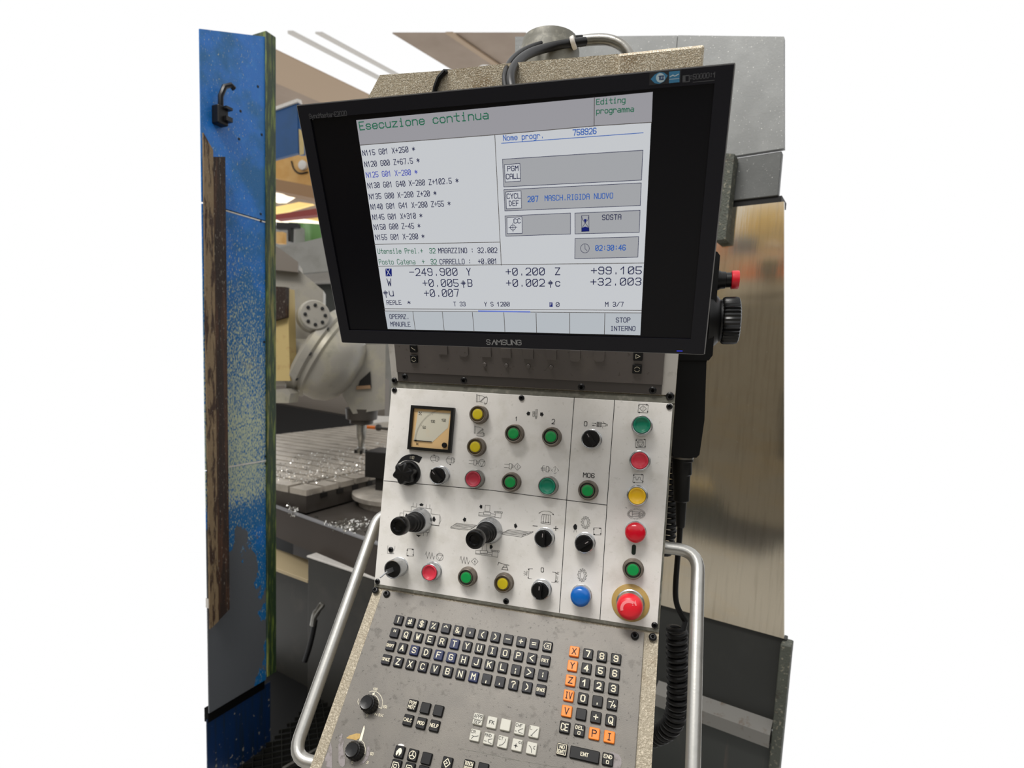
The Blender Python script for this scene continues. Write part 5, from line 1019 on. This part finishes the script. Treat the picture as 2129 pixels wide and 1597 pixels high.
roofbox(-8.05, -6.2, 4, 26, 7.0, 7.02, 'roof_beige')
roofbox(-20, -11.35, 4.0, 26, 7.0, 7.02, 'roof_beige')
roofbox(-11.3, -10.15, 4, 26, 6.95, 6.98, 'beam_beige', 'roof_beam', False, 'wide beige roof beam left of the skylight', 'roof beam')
roofbox(-7.25, -7.15, 4, 20, 6.96, 6.99, 'beam_beige', 'roof_purlin', False, 'slim beige purlin under the roof right of the skylight', 'roof beam')
roofbox(-9.15, -9.05, 4, 26, 7.0, 7.03, 'plate_border', 'skylight_bar', False, 'thin white glazing bar across the bright skylight', 'glazing bar')
roofbox(-9.55, -9.47, 4, 26, 7.0, 7.05, 'plate_border', 'skylight_bar', False, 'slim glazing bar left of the white one in the skylight', 'glazing bar')
def wslab(name, px, Y, th, mt):
    pts = [aty(x, y, Y) for x, y in px]; mb = MB(); mb.prism([(p[0], p[2]) for p in pts], -Y - th, -Y, Matrix(((1, 0, 0, 0), (0, 0, -1, 0), (0, 1, 0, 0), (0, 0, 0, 1)))); return structure(name, mb, mt)
# things far behind, between guard and monitor
def fpr(px, Y, th, mt, nm, par):
    pts = [aty(x, y, Y) for x, y in px]; mb = MB(); mb.prism([(p[0], p[2]) for p in pts], -Y - th, -Y, Matrix(((1, 0, 0, 0), (0, 0, -1, 0), (0, 1, 0, 0), (0, 0, 0, 1)))); return part(nm, mb, mt, par)
dk = thing('blue_duct', aty(595, 330, 5.02), 'blue sheet-metal box high behind the green edge', 'duct')
fpr([(560, 228), (618, 208), (620, 318), (560, 334)], 5.0, .04, 'duct_blue', 'side_sheet', dk)
fpr([(560, 226), (618, 205), (624, 207), (626, 216), (618, 212), (560, 233)], 4.98, .02, 'plate_border', 'top_lip', dk)
fpr([(620, 212), (632, 262), (632, 322), (621, 322)], 5.01, .03, 'duct_blue', 'end_sheet', dk); fpr([(621, 268), (631, 272), (631, 320), (623, 322)], 5.0, .01, 'cream_bar', 'peeling_strip', dk)
slab('crane_girder', [(572, 330), (720, 290), (720, 400), (655, 398), (572, 370)], 8.0, .4, 'ochre', 'ochre crane girder behind the blue box', 'crane girder')
slab('crane_rail', [(572, 372), (720, 400), (720, 426), (572, 396)], 7.69, .3, 'beam_brown', 'brown crane rail below the ochre girder', 'beam')
wslab('window_1', [(572, 400), (610, 408), (590, 420), (572, 420)], 12, .1, 'skylight_glass')
slab('roof_underside', [(572, 396), (720, 426), (720, 450), (572, 452)], 13, .2, 'roof_beige', 'beige roof underside far behind', 'roof')
wslab('window_2', [(572, 430), (622, 420), (650, 424), (572, 446)], 11.5, .1, 'skylight_yellow')
slab('red_beam', [(572, 446), (720, 424), (720, 440), (572, 456)], 11, .2, 'beam_red', 'dark red beam beyond the milling head', 'beam')
wslab('window_3', [(610, 450), (720, 436), (720, 462), (660, 459)], 11.3, .1, 'skylight_yellow')
wslab('window_4', [(572, 452), (720, 440), (720, 476), (572, 462)], 12.5, .1, 'skylight_glass')
slab('green_curtain', [(600, 462), (740, 470), (740, 520), (600, 524)], 10, .2, 'curtain_green', 'green strip curtain far behind the machine', 'curtain')
slab('grey_column', [(572, 468), (614, 468), (614, 530), (572, 530)], 9.5, .3, 'wall_grey', 'grey column left of the green curtain', 'column')
slab('dark_fitting', [(574, 462), (618, 464), (618, 473), (604, 474), (603, 502), (599, 502), (598, 476), (574, 476)], 9, .1, 'dark_steel', 'dark hanging lamp fitting before the grey column', 'fitting')
slab('cardboard_box', [(574, 482), (588, 482), (588, 506), (574, 506)], 8.8, .1, 'ochre', 'small orange and white box on the far shelf', 'box')
pc = aty(632, 345, 7.995); mb = MB(); mb.lathe([(.07, 0), (.07, .05), (.03, .06), (.0005, .06)], axisM(pc, (0, -1, 0)), 24); sl_ = solo('siren', mb, 'plate_border', 'round white horn on the ochre girder', 'horn')
mb = MB(); mb.tube(smooth(yt([(606, 335), (610, 352), (622, 362), (640, 358)], 7.99), 3), .012, 8); solo('hanging_cable', mb, 'black_rubber', 'dark cable looped below the blue box', 'cable')
mb = MB(); mb.lathe([(.10, 0), (.16, -.06), (.02, -.10)][::-1], Matrix.Translation([float(c) for c in aty(1009, 141, 9.0)]), 24); solo('hall_lamp', mb, 'plate_border', 'round white hall lamp just above the hood', 'lamp')

# behind the photographer: walls, then made-up props that colour the stainless sheet's reflection
mat('hall_wall', '#453f38', .7); mat('hall_yellow', '#ffcf3c', .5); mat('hall_orange', '#ff7a14', .5); mat('hall_green', '#4f9a55', .5); mat('hall_tan', '#d0b778', .6); mat('hall_white', '#f2eee6', .6)
mb = MB(); mb.box(-8, 6, -7.2, -7, 0, 4.2); structure('wall_back', mb, 'hall_wall')
mb = MB(); mb.box(-8.2, -8, -7, 4.6, 0, 4.2); structure('wall_left', mb, 'hall_wall')
mb = MB(); mb.box(6, 6.2, -7, 8.5, 0, 4.2); structure('wall_right', mb, 'hall_wall')
def bx(name, x0, x1, y0, y1, z0, z1, mt, label, cat):
    mb = MB(); mb.rbox(x0, x1, y0, y1, z0, z1, .01, I4, .02); return solo(name, mb, mt, label, cat)
bx('reflected_door', -5.6, -2.2, -6.95, -6.8, 1.75, 4.1, 'hall_tan', 'tan roller door added unseen behind the photographer for the steel to reflect', 'door')
bx('reflected_yellow_block', -3.75, -3.1, -5.2, -4.9, 3.65, 4.0, 'hall_yellow', 'yellow crane block added unseen behind the photographer for the steel to reflect', 'crane')
bx('reflected_orange_box', -3.8, -2.8, -5.2, -5.0, 2.75, 3.15, 'hall_orange', 'orange box beam added unseen behind the photographer for the steel to reflect', 'beam')
bx('reflected_orange_bracket', -4.6, -4.05, -5.2, -5.0, 3.42, 3.62, 'hall_orange', 'orange wall bracket added unseen behind the photographer for the steel to reflect', 'bracket')
bx('reflected_yellow_post', -3.56, -3.42, -5.1, -5.0, 2.25, 2.8, 'hall_yellow', 'short yellow post added unseen behind the photographer for the steel to reflect', 'post')
bx('reflected_white_beam', -4.8, -2.4, -5.4, -5.3, 3.2, 3.34, 'hall_white', 'white beam added unseen behind the photographer for the steel to reflect', 'beam')
bx('lathe', -4.9, -3.62, -5.4, -4.9, .75, 1.42, 'hall_green', 'green machine tool added unseen behind the photographer for the steel to reflect', 'machine tool')  # unseen green block, invented for the green patch in the steel
bx('reflected_rack', -3.35, -3.05, -5.2, -4.9, .9, 2.1, 'panel_dark', 'dark storage rack added unseen behind the photographer for the steel to reflect', 'rack')
bx('reflected_carton', -3.6, -3.42, -5.1, -4.9, 1.1, 1.36, 'hall_white', 'white carton added unseen behind the photographer for the steel to reflect', 'box')
bx('reflected_workbench', -5.0, -3.3, -5.2, -4.6, 0, .72, 'panel_dark', 'dark workbench added unseen behind the photographer for the steel to reflect', 'reflected_workbench')
bx('reflected_orange_crate', -3.15, -2.8, -5.1, -4.8, .36, .52, 'hall_orange', 'orange crate added unseen behind the photographer for the steel to reflect', 'crate')
bx('reflected_green_crate', -3.2, -2.7, -5.2, -4.9, .55, .9, 'hall_green', 'green crate added unseen behind the photographer for the steel to reflect', 'crate')
bx('reflected_floor_line', -5.0, -1.6, -3.75, -3.55, 0, .004, 'hall_yellow', 'yellow line added on the unseen hall floor for the steel to reflect', 'floor marking')
bx('reflected_mat', -3.4, -1.2, -3.3, -1.3, 0, .015, 'bezel_black', 'black mat added on the unseen hall floor for the steel to reflect', 'mat')
